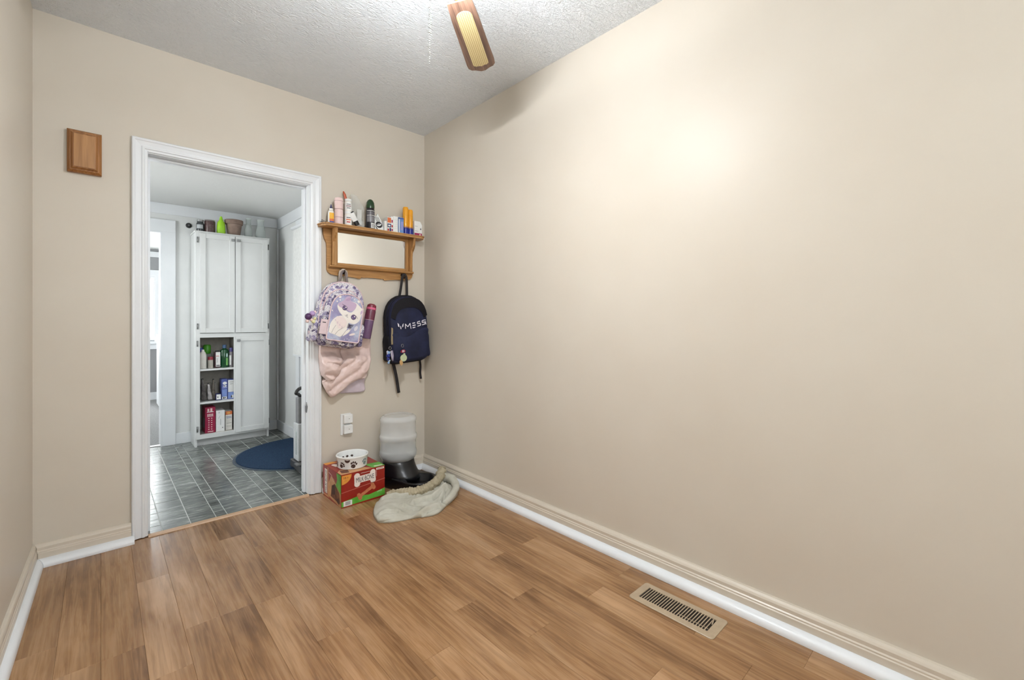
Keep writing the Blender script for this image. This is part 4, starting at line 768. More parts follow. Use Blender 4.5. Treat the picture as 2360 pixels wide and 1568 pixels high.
tube('hanging_loop', smoothline([(-0.024, -0.03, 0.236), (-0.008, -0.036, 0.31), (0.004, -0.040, 0.375), (0.012, -0.041, 0.400), (0.024, -0.041, 0.408), (0.036, -0.041, 0.400), (0.042, -0.040, 0.375), (0.042, -0.036, 0.31), (0.042, -0.03, 0.236)], 5), 0.0105, WEB, nb, 8, flat=0.22, up=(0, 1, 0))
tube('strap', smoothline([(-0.115, -0.02, -0.20), (-0.10, -0.028, -0.28), (-0.088, -0.03, -0.36), (-0.078, -0.032, -0.475)], 5), 0.0125, WEB, nb, 8, flat=0.16, up=(0, 1, 0)); tube('strap', smoothline([(0.118, -0.02, -0.20), (0.122, -0.03, -0.29), (0.116, -0.03, -0.35), (0.118, -0.032, -0.40)], 5), 0.0105, WEB, nb, 8, flat=0.2, up=(0.9, 0.4, 0))
tube('zip_pull', smoothline([(-0.138, -0.112, 0.045), (-0.148, -0.124, -0.01), (-0.155, -0.128, -0.06), (-0.156, -0.128, -0.10)], 5), 0.008, plain('khaki_webbing', (150, 134, 104), 0.7), nb, 8, flat=0.25, up=(0, 1, 0))
k1 = thing('charm_keyring', 'blue beaded charm and silver feathers dangling at backpack side', 'keyring', (1.502, YB - 0.165, 0.905))
tube('ring', [(0.004 + 0.010 * math.cos(a), 0, 0.052 + 0.010 * math.sin(a)) for a in [2 * PI * k / 12 for k in range(12)]], 0.0015, CHROME, k1, 6, True, up=(0, 1, 0))
for x, z, r, mt in ((-0.008, 0.02, 0.012, plain('pale_blue_bead', (150, 182, 222), 0.3)), (-0.010, -0.002, 0.015, plain('cobalt_bead', (30, 44, 132), 0.3)), (-0.010, -0.026, 0.012, MATS['cobalt_bead']), (-0.004, -0.036, 0.009, plain('mint_bead', (200, 226, 234), 0.3)), (-0.008, -0.052, 0.009, MATS['pale_blue_bead'])): ball('bead', x, 0, z, r, mt, k1)
for dx, mt in ((0.008, plain('silver_feather', (196, 190, 204), 0.4)), (0.017, plain('lilac_feather', (164, 154, 178), 0.4)), (-0.022, MATS['silver_feather'])): prism('feather', [(dx - 0.004, 0.03), (dx + 0.006, 0.036), (dx + 0.013, -0.002), (dx + 0.010, -0.042), (dx + 0.002, -0.002)], -0.004, -0.001, 'xz', mt, k1)
k2 = thing('badge_keyring', 'red, green and tan badge charms on the navy backpack front', 'keyring', (1.588, YB - 0.192, 0.92))
tube('split_ring', [(0.0 + 0.009 * math.cos(a), 0, 0.052 + 0.012 * math.sin(a)) for a in [2 * PI * k / 12 for k in range(12)]], 0.0013, CHROME, k2, 6, True, up=(0, 1, 0))
prism('red_badge', [(-0.018, 0.012), (-0.006, 0.022), (0.01, 0.026), (0.022, 0.014), (0.018, 0.004), (0.0, 0.0), (-0.016, 0.004)], -0.006, -0.002, 'xz', plain('crimson_badge', (150, 34, 62), 0.4), k2); prism('green_badge', ell(0.006, -0.036, 0.026, 0.025, 0, 16), -0.008, -0.002, 'xz', plain('pale_green_badge', (196, 206, 168), 0.5), k2); prism('green_thumb', ell(0.010, -0.014, 0.008, 0.013, -0.2, 12), -0.009, -0.003, 'xz', MATS['pale_green_badge'], k2); prism('tan_badge', [(-0.018, -0.046), (-0.006, -0.058), (0.0, -0.074), (-0.012, -0.090), (-0.024, -0.078), (-0.026, -0.06)], -0.010, -0.004, 'xz', plain('tan_badge_face', (206, 164, 110), 0.5), k2)
lw = Pr((0, -0.0062, 0), (1, 0, 0), (0, 0, 1), (0, -1, 0)); lw.add(rect(-0.004, 0.002, 0.005, 0.02), TW, 1); lw.add(ell(0.008, 0.013, 0.005, 0.007), TW, 1); lw.add(ell(0.008, 0.013, 0.0025, 0.004), MATS['crimson_badge'], 2); lw.build('badge_print', k2)
# ================================================================== ON THE FLOOR
# ---------------------------------------------------------------- dog biscuit box
BX0, BX1, BY0, BY1, BH = 1.080, 1.366, 2.700, 3.000, 0.204
bxw, bxd = (BX1 - BX0) / 2, (BY1 - BY0) / 2
REDB = plain('box_red', (150, 34, 22), 0.35, 0, 4, 12); GRNB = plain('box_green', (96, 176, 62), 0.4, 0, 18, 14); TANB = plain('box_tan', (202, 150, 104), 0.45, 0, 12, 18); BRNB = plain('box_brown', (110, 62, 40), 0.5, 0, 30, 22); DKB = plain('box_dark_brown', (62, 36, 26), 0.5, 0, 12, 26); ORB = plain('box_orange', (228, 152, 62), 0.45, 0, 6); CRMB = plain('box_cream', (238, 226, 218), 0.5, 0, 4)
bb = thing('biscuit_box', 'red and green dog biscuit box lettered MILK-BONE on the floor', 'box', ((BX0 + BX1) / 2, (BY0 + BY1) / 2, 0.0005))
box('carton', -bxw, bxw, -bxd, bxd, 0, BH, REDB, bb, 0.0012)
f = Pr((-bxw, -bxd - 0.0003, 0), (1, 0, 0), (0, 0, 1), (0, -1, 0)); w = 2 * bxw
f.add([(0, 0.002), (w, 0.002), (w, 0.058), (w * 0.62, 0.040), (w * 0.40, 0.050), (0, 0.036)], GRNB, 1); f.add([(0, 0), (w, 0), (w, 0.012), (0, 0.005)], REDB, 2); f.add(rect(w * 0.045, w * 0.235, 0.006, 0.038), LABELW, 2)
for k in range(9): f.add(rect(w * (0.085 + 0.013 * k), w * (0.085 + 0.013 * k + (0.004, 0.008)[k % 2]), 0.012, 0.034), INK, 3)
f.add(bonep(w * 0.56, 0.066, w * 0.44, 0.034, 0.46), plain('biscuit', (196, 118, 78), 0.6, 0, 16, 60), 3); f.add(ell(0.002, BH - 0.006, 0.062, 0.056, 0, 12, -PI / 2, 0) + [(0.002, BH - 0.006)], ORB, 2)
f.text('10', w * 0.075, BH - 0.023, 0.013, DKB, 3, 0.08); f.text('LB', w * 0.135, BH - 0.023, 0.006, DKB, 3, 0.08); f.text('4.5 kg', w * 0.085, BH - 0.040, 0.005, DKB, 3, 0.08)
f.add(bonep(w * 0.53, 0.152, w * 0.50, 0.064, 0.03, 0.30), CRMB, 2); f.text('MILK·BONE', w * 0.53, 0.152, 0.030, INK, 4, 0.03, w * 0.41); f.add(rect(w * 0.43, w * 0.64, 0.187, 0.189), CRMB, 2)
f.add(rect(w * 0.79, w * 0.98, BH - 0.018, BH - 0.006), CRMB, 2); f.add(rect(w * 0.81, w * 0.96, BH - 0.013, BH - 0.010), REDB, 3); f.add(rect(w * 0.795, w * 0.80, 0.145, BH - 0.02), CRMB, 2)
f.add([(0, 0.090), (w, 0.118), (w, 0.122), (0, 0.094)], plain('box_crease', (196, 110, 96), 0.35), 2); f.text('LARGE', w * 0.87, 0.046, 0.008, CRMB, 3, 0.1); f.build('printed_front', bb)
# left side: print seen at an angle, lettering runs upwards
s = Pr((-bxw - 0.0003, bxd, 0), (0, -1, 0), (0, 0, 1), (-1, 0, 0)); w = 2 * bxd
s.add([(0.03 * w, 0.01), (w * 0.34, 0.008), (w * 0.30, BH - 0.004), (0.03 * w, BH - 0.004)], TANB, 1); s.add(rect(0.0, w * 0.26, 0.02, BH - 0.004), REDB, 2); s.add(rect(w * 0.10, w * 0.245, 0.028, BH - 0.02), CRMB, 3); s.text('MILK·BONE', w * 0.17, 0.105, 0.024, INK, 4, PI / 2, 0.145)
s.add([(w * 0.30, 0.02), (w * 0.98, 0.0), (w * 0.99, 0.09), (w * 0.8, 0.11), (w * 0.62, 0.15), (w * 0.46, 0.16), (w * 0.33, 0.11)], TANB, 2); s.add([(w * 0.44, 0.03), (w * 0.95, 0.02), (w * 0.9, 0.085), (w * 0.66, 0.125), (w * 0.5, 0.10)], BRNB, 3); s.add([(w * 0.50, 0.045), (w * 0.70, 0.06), (w * 0.66, 0.115), (w * 0.52, 0.105)], DKB, 4); s.add([(w * 0.72, 0.03), (w * 0.9, 0.01), (w * 0.86, 0.05)], DKB, 4)
s.add([(w * 0.72, 0.118), (w * 0.995, 0.082), (w * 0.995, BH - 0.002), (w * 0.76, BH - 0.004), (w * 0.80, 0.16)], GRNB, 4); s.line([(w * 0.34, BH - 0.03), (w * 0.5, 0.165), (w * 0.6, 0.13)], 0.003, CRMB, 4); s.build('printed_side', bb)
t = Pr((-bxw, -bxd, BH + 0.0003), (1, 0, 0), (0, 1, 0), (0, 0, 1)); w = 2 * bxw; d = 2 * bxd
t.add([(0.0, 0.0), (w * 0.72, 0.0), (w * 0.55, d * 0.22), (w * 0.1, d * 0.34), (0, d * 0.2)], TANB, 1); t.add([(w * 0.72, 0.0), (w, 0.0), (w, d * 0.3), (w * 0.66, d * 0.34)], GRNB, 1); t.add([(w * 0.78, d * 0.05), (w * 0.97, d * 0.03), (w * 0.97, d * 0.08), (w * 0.78, d * 0.11)], CRMB, 2); t.add([(0, d * 0.86), (w * 0.3, d * 0.88), (w * 0.2, d), (0, d)], ORB, 1); t.add(bonep(w * 0.30, d * 0.72, w * 0.4, 0.05, 0.2, 0.3), CRMB, 1); t.add([(w * 0.05, d * 0.1), (w * 0.2, d * 0.05), (w * 0.24, d * 0.24), (w * 0.08, d * 0.3)], BRNB, 2); t.build('printed_top', bb)
# ---------------------------------------------------------------- ceramic bowl
bo = thing('pet_bowl', 'white ceramic pet bowl with brown paw prints on biscuit box', 'bowl', (1.206, 2.835, BH + 0.0014))
m = M_('white_glaze', 0.15); m.col((236, 236, 234)); m.bump(m.noise(m.co(), 8, 2), 0.02, 0.002); GLAZE = m.m
lathe('bowl_body', [(0, 0.001), (0.088, 0.0), (0.092, 0.004), (0.096, 0.062), (0.099, 0.068), (0.101, 0.074), (0.099, 0.079), (0.094, 0.080), (0.090, 0.076), (0.086, 0.02), (0.08, 0.013), (0, 0.012)], GLAZE, bo, seg=48)
PAW = plain('dark_paw_glaze', (62, 40, 34), 0.3, 0, 10); PAWG = plain('grey_paw_glaze', (120, 134, 138), 0.3)
def paw(name, ang, z, sc, tilt, mats):
    p = Pr((0, 0, 0), (1, 0, 0), (0, 0, 1), (0, -1, 0)); c, s_ = math.cos(tilt), math.sin(tilt); vs, fs, mi = [], [], []
    for k, (x, y, rx, ry) in enumerate(((0, -0.006, 0.011, 0.010), (-0.012, 0.006, 0.004, 0.006), (-0.005, 0.012, 0.004, 0.006), (0.004, 0.0125, 0.004, 0.006), (0.012, 0.007, 0.004, 0.006))):
        b = len(vs)
        for px, py in ell(x, y, rx, ry, 0, 12):
            qx, qy = (px * c - py * s_) * sc, (px * s_ + py * c) * sc; a = -PI / 2 + ang + qx / 0.095; zz = z + qy; r = 0.092 + 0.004 * (zz - 0.004) / 0.058 + 0.0006; vs.append((r * math.cos(a), r * math.sin(a), zz))
        fs.append(tuple(range(b, b + 12)))
    return mesh(name, vs, fs, mats, bo, fix=False)
for a, z, sc, tl, mt in ((-1.12, 0.028, 1.15, -0.8, PAW), (-0.32, 0.030, 1.3, -0.25, PAW), (0.50, 0.036, 1.2, 0.15, PAWG), (1.3, 0.03, 1.1, 0.4, PAW), (-1.7, 0.03, 1.1, 0.2, PAW), (2.3, 0.03, 1.1, 0, PAW), (3.2, 0.03, 1.1, 0.3, PAW)): paw('paw_print', a, z, sc, tl, mt)
vs = []; 
for px, py in ell(0, 0, 0.017, 0.018, 0, 10, PI, 2 * PI): a = -PI / 2 - 0.72 + px / 0.095; vs.append((0.0972 * math.cos(a), 0.0972 * math.sin(a), 0.0635 + py))
mesh('rim_spot', vs, [tuple(range(len(vs)))], PAW, bo, fix=False)
for k in range(3):
    a = 1.2 + k * 0.35; vs = [(0.0872 * math.cos(a + q * 0.02) , 0.0872 * math.sin(a + q * 0.02), 0.032 + 0.008 * w_) for q, w_ in ((-5, 0), (5, 0), (5, 1.4), (0, 2), (-5, 1.4))]; mesh('inner_paw_print', vs, [(0, 1, 2, 3, 4)], PAW, bo, fix=False)
# ---------------------------------------------------------------- gravity feeder
pf = thing('pet_feeder', 'gravity pet waterer with cloudy jug on black base in corner', 'pet feeder', (1.555, 2.868, 0.0005))
m = M_('black_feeder_plastic', 0.3); m.col((20, 20, 23)); m.bump(m.noise(m.co(), 90, 3), 0.15, 0.002); FBLK = m.m
bw_ = Vector((0.046, -0.202)); rb, rj = 0.120, 0.118
def hull(r1, r2, z, n=40):
    """outline round the jug circle (r1 at 0) and the bowl circle (r2 at bw_)"""
    L_ = bw_.length; base = math.atan2(bw_.y, bw_.x); al = math.acos((r1 - r2) / L_); p = []
    for k in range(n // 2): a = base + al + (2 * PI - 2 * al) * k / (n // 2 - 1); p.append((r1 * math.cos(a), r1 * math.sin(a), z))
    for k in range(n // 2): a = base - al + (2 * al) * k / (n // 2 - 1); p.append((bw_.x + r2 * math.cos(a), bw_.y + r2 * math.sin(a), z))
    return p
rings = [hull(0.122, 0.112, 0.0), hull(0.124, 0.116, 0.012), hull(0.122, 0.118, 0.05), hull(0.118, 0.122, 0.066), hull(0.116, 0.120, 0.073)]
bn = len(rings[0]); inner = []
def bowlring(r, z): return [(bw_.x + r * math.cos(a), bw_.y + r * math.sin(a), z) for a in [math.atan2(p[1] - bw_.y, p[0] - bw_.x) for p in rings[-1]]]
rings += [bowlring(0.107, 0.0735), bowlring(0.101, 0.070), bowlring(0.088, 0.03), bowlring(0.05, 0.02)]
vs = [p for r in rings for p in r]; fs = []
for a in range(len(rings) - 1): fs += [(a * bn + k, a * bn + (k + 1) % bn, (a + 1) * bn + (k + 1) % bn, (a + 1) * bn + k) for k in range(bn)]
fs += [tuple(range(bn)), tuple((len(rings) - 1) * bn + k for k in range(bn))]
mesh('base', vs, fs, FBLK, pf, smooth=True)['label'] = 'black base with open round bowl'
# the collar that carries the jug slopes down into the bowl
cr = []
for k, (sc, z, sh_) in enumerate(((1.06, 0.06, 0.30), (1.03, 0.085, 0.22), (0.97, 0.115, 0.12), (0.93, 0.145, 0.04), (0.92, 0.172, 0.0), (0.84, 0.176, 0.0), (0.8, 0.15, 0.0))): cr.append([(rj * sc * math.cos(2 * PI * q / 36) + bw_.x * sh_ * max(0, -math.sin(2 * PI * q / 36) * 0.9 + 0.1), rj * sc * math.sin(2 * PI * q / 36) + bw_.y * sh_ * max(0, -math.sin(2 * PI * q / 36) * 0.9 + 0.1), z) for q in range(36)])
vs = [p for r in cr for p in r]; fs = [(a * 36 + k, a * 36 + (k + 1) % 36, (a + 1) * 36 + (k + 1) % 36, (a + 1) * 36 + k) for a in range(len(cr) - 1) for k in range(36)] + [tuple(range(36)), tuple((len(cr) - 1) * 36 + k for k in range(36))]
mesh('jug_collar', vs, fs, FBLK, pf, smooth=True)
lathe('jug', [(0, 0.152), (0.060, 0.153), (0.095, 0.160), (0.118, 0.178), (0.129, 0.200), (0.131, 0.222), (0.127, 0.238), (0.124, 0.246), (0.124, 0.300), (0.127, 0.312), (0.131, 0.322), (0.131, 0.338), (0.127, 0.348), (0.123, 0.356), (0.123, 0.436), (0.127, 0.446), (0.126, 0.460), (0.116, 0.474), (0.100, 0.480), (0.094, 0.477), (0.080, 0.476), (0, 0.476)], FROST, pf, seg=48)['label'] = 'upturned cloudy plastic jug'
lathe('water', [(0, 0.156), (0.058, 0.157), (0.092, 0.164), (0.114, 0.181), (0.124, 0.201), (0.126, 0.221), (0.1225, 0.238), (0.1195, 0.246), (0.1195, 0.262), (0, 0.262)], glassy('water_tint', (238, 241, 242), 0.10, 0.05), pf, seg=40)
# ---------------------------------------------------------------- towel heap
m = M_('sage_terry_cloth', 0.92, 0, 0.15); v = m.co(); n = m.noise(v, 9, 4); m.col(m.ramp(n, [(0.3, (182, 178, 162)), (0.55, (198, 195, 182)), (0.75, (208, 206, 194))])); m.bump(m.noise(v, 240, 3), 0.5, 0.003); TOWEL = m.m
tw = thing('floor_towel', 'sage grey towel crumpled on the floor around the feeder', 'towel', (1.45, 2.45, 0.0008))
OUTT = [(1.232, 2.576), (1.185, 2.49), (1.160, 2.398), (1.164, 2.358), (1.221, 2.312), (1.329, 2.277), (1.432, 2.232), (1.50, 2.245), (1.558, 2.283), (1.65, 2.335), (1.724, 2.388), (1.775, 2.46), (1.79, 2.53), (1.785, 2.58), (1.70, 2.56), (1.60, 2.53), (1.50, 2.53), (1.42, 2.57), (1.35, 2.62), (1.28, 2.63)]
og = [(p.x - 1.45, p.y - 2.45) for p in smoothline([(a, b, 0) for a, b in OUTT], 8, True)]
FOLDS = [([(1.296, 2.569), (1.372, 2.509), (1.467, 2.496)], 0.014), ([(1.419, 2.403), (1.536, 2.389), (1.661, 2.429)], 0.018), ([(1.35, 2.407), (1.398, 2.314)], 0.010), ([(1.321, 2.247), (1.421, 2.264), (1.498, 2.27)], 0.016), ([(1.564, 2.331), (1.663, 2.426)], 0.014), ([(1.517, 2.494), (1.622, 2.535), (1.694, 2.542)], 0.014), ([(1.20, 2.40), (1.27, 2.36)], 0.01)]
def segd(p, a, b):
    ab = (b[0] - a[0], b[1] - a[1]); t = ((p[0] - a[0]) * ab[0] + (p[1] - a[1]) * ab[1]) / (ab[0] ** 2 + ab[1] ** 2); t = max(0, min(1, t)); q = (a[0] + ab[0] * t, a[1] + ab[1] * t)
    return math.hypot(p[0] - q[0], p[1] - q[1]), (p[0] - q[0]) * -ab[1] + (p[1] - q[1]) * ab[0]
def th(x, y, e):
    """towel height: e is 0 at the hem and 1 inside"""
    X, Y = x + 1.45, y + 2.45; h = 0.020 * min(1, e * 6) ** 0.5 + 0.020 * noise.noise((X * 7, Y * 13, 1.3)) * min(1, e * 4) + 0.005 * noise.noise((X * 24, Y * 30, 4.0)) * min(1, e * 5)
    h += 0.020 * max(0, min(1, (Y - 2.33) / 0.22)) * min(1, e * 4)
    for pl, amp in FOLDS:
        best = min(segd((X, Y), a, b)[0] if True else 0 for a, b in zip(pl, pl[1:])); sd = min((segd((X, Y), a, b) for a, b in zip(pl, pl[1:])), key=lambda q: q[0])
        side = 1 if sd[1] > 0 else -1
        h += 1.5 * amp * math.exp(-((sd[0] - 0.016) / 0.016) ** 2) * (1 if side > 0 else 0.15) - amp * 1.1 * math.exp(-(sd[0] / 0.006) ** 2)
    return max(0.003, h)
n = len(og); vs, fs = [], []; NRG = 44
for r in range(NRG):
    q = 1 - r / NRG; q = q if r else 1.0
    for x, y in og: vs.append((x * q, y * q, 0.0 if r == 0 else th(x * q, y * q, 1 - q + (0.02 if r else 0))))
for r in range(NRG - 1): fs += [(r * n + k, r * n + (k + 1) % n, (r + 1) * n + (k + 1) % n, (r + 1) * n + k) for k in range(n)]
vs.append((0, 0, th(0, 0, 1))); fs += [((NRG - 1) * n + k, (NRG - 1) * n + (k + 1) % n, len(vs) - 1) for k in range(n)]; fs.append(tuple(range(n)))
mesh('cloth', vs, fs, TOWEL, tw, smooth=True)
def L3(p): return [(x - 1.45, y - 2.45, z) for x, y, z in p]
tube('gathered_hem', smoothline(L3([(1.335, 2.610, 0.034), (1.40, 2.580, 0.045), (1.455, 2.535, 0.050), (1.515, 2.510, 0.052), (1.575, 2.512, 0.055), (1.650, 2.540, 0.062), (1.715, 2.580, 0.070), (1.765, 2.635, 0.085), (1.785, 2.660, 0.100)]), 22), 0.031, plain('tan_sage_hem', (176, 164, 138), 0.95, 0, 12, 30, 0.4), tw, 18, rf=lambda i, n, k: (0.80 + 0.20 * abs(math.sin(i * 0.55 + 0.8 * math.sin(k * 0.7))) + 0.34 * noise.noise((i * 0.12, k * 0.6, 3)) + 0.20 * abs(noise.noise((i * 0.45, k * 0.35, 8)))) * (0.8 if i > n - 20 else 1), flat=0.85)
tube('thick_fold', smoothline(L3([(1.770, 2.600, 0.050), (1.785, 2.560, 0.052), (1.778, 2.500, 0.046), (1.735, 2.420, 0.036), (1.650, 2.350, 0.026), (1.560, 2.300, 0.018)]), 8), 0.034, TOWEL, tw, 16, rf=lambda i, n, k: (1.0 + 0.2 * noise.noise((i * 0.22, k * 0.4, 5))) * (1 - 0.5 * i / n))
tube('corner_roll', smoothline(L3([(1.166, 2.372, 0.015), (1.19, 2.352, 0.015), (1.225, 2.336, 0.013), (1.27, 2.325, 0.008)]), 5), 0.015, TOWEL, tw, 12, rf=lambda i, n, k: 1 - 0.5 * i / n)
# ================================================================== THINGS IN THE KITCHEN
CX0, CX1, CF, CB = 0.627, 1.231, 4.900, KY - 0.0155     # cabinet: left, right, face, back
m = M_('cabinet_white_paint', 0.4); v = m.co(); m.col(m.ramp(m.noise(v, 4, 3), [(0.3, (224, 225, 224)), (0.7, (230, 231, 230))])); CABW = m.m
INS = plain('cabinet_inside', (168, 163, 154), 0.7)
ca = thing('tall_cabinet', 'tall white kitchen cabinet with one lower door missing', 'cabinet', (0, CF, 0))
D = CB - CF
ZB0, ZT = 0.073, 1.972
box('side_panel', CX0, CX0 + 0.016, 0.001, D, 0.0005, ZT - 0.016, CABW, ca); box('side_panel', CX1 - 0.016, CX1, 0.001, D, 0.0005, ZT - 0.016, CABW, ca)
box('top_panel', CX0 - 0.006, CX1 + 0.006, -0.008, D, ZT - 0.0155, ZT, CABW, ca, 0.003); box('back_panel', CX0 + 0.0165, CX1 - 0.0165, D - 0.008, D, 0.05, ZT - 0.0165, INS, ca)
box('toe_kick', CX0 - 0.002, CX1 - 0.015, 0.05, 0.065, 0.0005, ZB0, CABW, ca); box('bottom_panel', CX0 + 0.0165, CX1 - 0.0165, 0.0, D - 0.0085, 0.098, 0.112, INS, ca)
FF = ((CX0, 0.662, ZB0, ZT - 0.016), (1.197, CX1, ZB0, ZT - 0.016), (0.6621, 1.1969, 0.9965, 1.036), (0.6621, 1.1969, ZB0, 0.1125), (0.6621, 1.1969, 1.946, ZT - 0.016), (0.928, 0.944, 0.113, 0.996), (0.925, 0.945, 1.0365, 1.9455))
for b in FF: box('face_frame', b[0], b[1], -0.018, 0.0005, b[2], b[3], CABW, ca, 0.001)
for z in (0.692, 0.389): box('shelf', CX0 + 0.0165, 0.940, -0.012, D - 0.0085, z, z + 0.016, CABW, ca, 0.001)
box('divider', 0.9405, 0.946, 0.001, D - 0.0085, 0.113, 0.996, INS, ca)
box('shelf', CX0 + 0.0165, CX1 - 0.0165, 0.001, D - 0.0085, 1.008, 1.024, INS, ca)
KNB = plain('pewter_knob', (148, 148, 148), 0.4, 0.6, 8)
def cdoor(x0, x1, z0, z1, knob, hx):
    r = 0.043; dr = box('door', x0 + r - 0.002, x1 - r + 0.002, -0.026, -0.0185, z0 + r - 0.002, z1 - r + 0.002, CABW, ca)
    for b in ((x0, x0 + r, z0, z1), (x1 - r, x1, z0, z1)): box('stile', b[0], b[1], -0.037, -0.0186, b[2], b[3], CABW, dr, 0.002)
    for b in ((x0 + r, x1 - r, z0, z0 + r), (x0 + r, x1 - r, z1 - r, z1)): box('rail', b[0], b[1], -0.037, -0.0186, b[2], b[3], CABW, dr, 0.002)
    k = box('knob', knob[0] - 0.014, knob[0] + 0.014, -0.058, -0.048, knob[1] - 0.012, knob[1] + 0.012, KNB, dr, 0.005, seg=3); lathe('knob_post', [(0, 0), (0.006, 0), (0.006, 0.012), (0, 0.012)], KNB, dr, (knob[0], -0.0365, knob[1]), (PI / 2, 0, 0), 10)
    return dr
def hinge(x, z): 
    h = boxes('hinge', [(x - 0.007, x + 0.007, -0.0215, -0.0182, z - 0.026, z + 0.026)], NICKEL, ca, bevel=0.001); tube('hinge_pin', [(x, -0.024, z - 0.026), (x, -0.024, z + 0.026)], 0.004, NICKEL, h, 8)
cdoor(0.660, 0.932, 1.040, 1.949, (0.915, 1.911), 0); cdoor(0.938, 1.213, 1.040, 1.949, (0.963, 1.911), 0); cdoor(0.938, 1.222, 0.092, 1.003, (0.960, 0.964), 0)
for x, z in ((0.644, 1.887), (0.644, 1.10), (0.642, 0.943), (0.642, 0.166), (1.2225, 1.882), (1.2225, 1.10), (1.227, 0.939), (1.227, 0.161)): hinge(x, z)
# on top of the cabinet
TZ = ZT + 0.0006; TY = CF + 0.075
GL1 = plain('dark_glass', (62, 66, 68), 0.2); TERRA = plain('weathered_terracotta', (140, 118, 106), 0.8, 0, 12, 20, 0.2)
g = thing('glass_jar', 'dark filled glass jar with silver lid atop the cabinet', 'jar', (0.676, TY, TZ)); lathe('jar', [(0, 0), (0.028, 0), (0.030, 0.006), (0.030, 0.075), (0.024, 0.09), (0.024, 0.096), (0, 0.096)], GL1, g); lathe('lid', [(0, 0.0964), (0.027, 0.0964), (0.027, 0.114), (0, 0.115)], CHROME, g); band('label_wrap', 0.0304, 0.03, 0.066, plain('pale_label', (188, 192, 194), 0.6), g, 12, -PI / 2 - 1.2, -PI / 2 + 0.6)
g = thing('candle_jar', 'wide brown jar with clear lid beside the green spray bottle', 'jar', (0.751, TY + 0.006, TZ)); lathe('jar', [(0, 0), (0.042, 0), (0.044, 0.006), (0.044, 0.108), (0.04, 0.112), (0, 0.112)], plain('mottled_brown_glass', (88, 64, 62), 0.3, 0, 20, 60), g); lathe('lid', [(0, 0.1124), (0.041, 0.1124), (0.041, 0.122), (0.018, 0.124), (0, 0.124)], plain('dull_lid', (150, 146, 144), 0.4), g)
g = thing('spray_bottle', 'bright lime green bottle with narrow cap atop the cabinet', 'bottle', (0.838, TY - 0.01, TZ)); LIME = plain('lime_plastic', (168, 226, 48), 0.4); lathe('body', [(0, 0), (0.033, 0), (0.036, 0.006), (0.034, 0.08), (0.030, 0.112), (0.016, 0.132), (0.014, 0.138), (0, 0.138)], LIME, g, sy=0.75); lathe('cap', [(0, 0.1384), (0.013, 0.1384), (0.013, 0.15), (0.008, 0.168), (0, 0.170)], LIME, g); box('lever', -0.004, 0.022, -0.005, 0.005, 0.136, 0.142, LIME, g, 0.002)
g = thing('clay_pot', 'weathered brown clay flower pot atop the cabinet', 'flower pot', (0.947, TY + 0.01, TZ)); lathe('pot', [(0, 0), (0.050, 0), (0.052, 0.004), (0.066, 0.108), (0.066, 0.11), (0, 0.11)], TERRA, g); lathe('rim', [(0.062, 0.1104), (0.074, 0.1104), (0.077, 0.118), (0.078, 0.148), (0.074, 0.152), (0.068, 0.148), (0.062, 0.112)], TERRA, g)
for x, h, r, lb in ((1.068, 0.186, 0.034, 'clear glass vase beside the clay pot'), (1.175, 0.186, 0.044, 'wide clear glass vase at the cabinet end')):
    g = thing('glass_vase', lb, 'vase', (x, TY, TZ), group='clear vases on the cabinet'); lathe('vase', [(0, 0), (r, 0), (r * 1.02, 0.006), (r * 0.96, h * 0.4), (r * 0.62, h * 0.7), (r * 0.68, h * 0.92), (r * 0.8, h), (r * 0.77, h), (r * 0.64, h * 0.9), (r * 0.58, h * 0.7), (r * 0.9, h * 0.4), (r * 0.94, 0.012), (0, 0.01)], CLEAR, g)
wc = thing('wall_fitting', 'small round black fitting on the wall beside cabinet top', 'wall fitting', (0.612, KY - 0.0006, 2.055)); lathe('disc', [(0, 0), (0.024, 0), (0.024, 0.006), (0.018, 0.011), (0, 0.012)], BLACK, wc, (0, 0, 0), (PI / 2, 0, 0), 20); lathe('button', [(0, 0.0122), (0.007, 0.0122), (0.006, 0.016), (0, 0.0165)], GREYP, wc, (0, 0, 0), (PI / 2, 0, 0), 12)
# top open shelf
S1, S2, S3 = 0.708 + 0.0006, 0.405 + 0.0006, 0.112 + 0.0006; IY = CF + 0.07
g = thing('detergent_bottle', 'white plastic bottle at the open end of cabinet shelf', 'bottle', (0.694, IY - 0.015, S1)); lathe('body', [(0, 0), (0.026, 0), (0.028, 0.005), (0.028, 0.12), (0.022, 0.145), (0.012, 0.160), (0, 0.160)], CREAMW, g, sy=0.8); lathe('cap', [(0, 0.1604), (0.012, 0.1604), (0.011, 0.175), (0, 0.176)], CREAMW, g)
g = thing('blue_lid_jar', 'clear jar with green lid and blue ring behind spice shaker', 'jar', (0.742, IY + 0.095, S1)); lathe('jar', [(0, 0), (0.032, 0), (0.034, 0.006), (0.034, 0.12), (0.03, 0.13), (0, 0.13)], CLEAR, g); lathe('lid', [(0, 0.1304), (0.028, 0.1304), (0.031, 0.145), (0.031, 0.205), (0.024, 0.216), (0, 0.216)], plain('leaf_green_lid', (74, 158, 40), 0.35), g)
g = thing('blue_scrubber', 'small royal blue bottle cap behind the white bottle', 'bottle', (0.690, IY + 0.06, S1)); lathe('bottle', [(0, 0), (0.024, 0), (0.024, 0.13), (0.016, 0.15), (0, 0.15)], plain('blue_bottle', (48, 60, 130), 0.3), g); lathe('cap', [(0, 0.1504), (0.018, 0.1504), (0.016, 0.188), (0, 0.19)], plain('cobalt_cap', (52, 62, 150), 0.35), g)
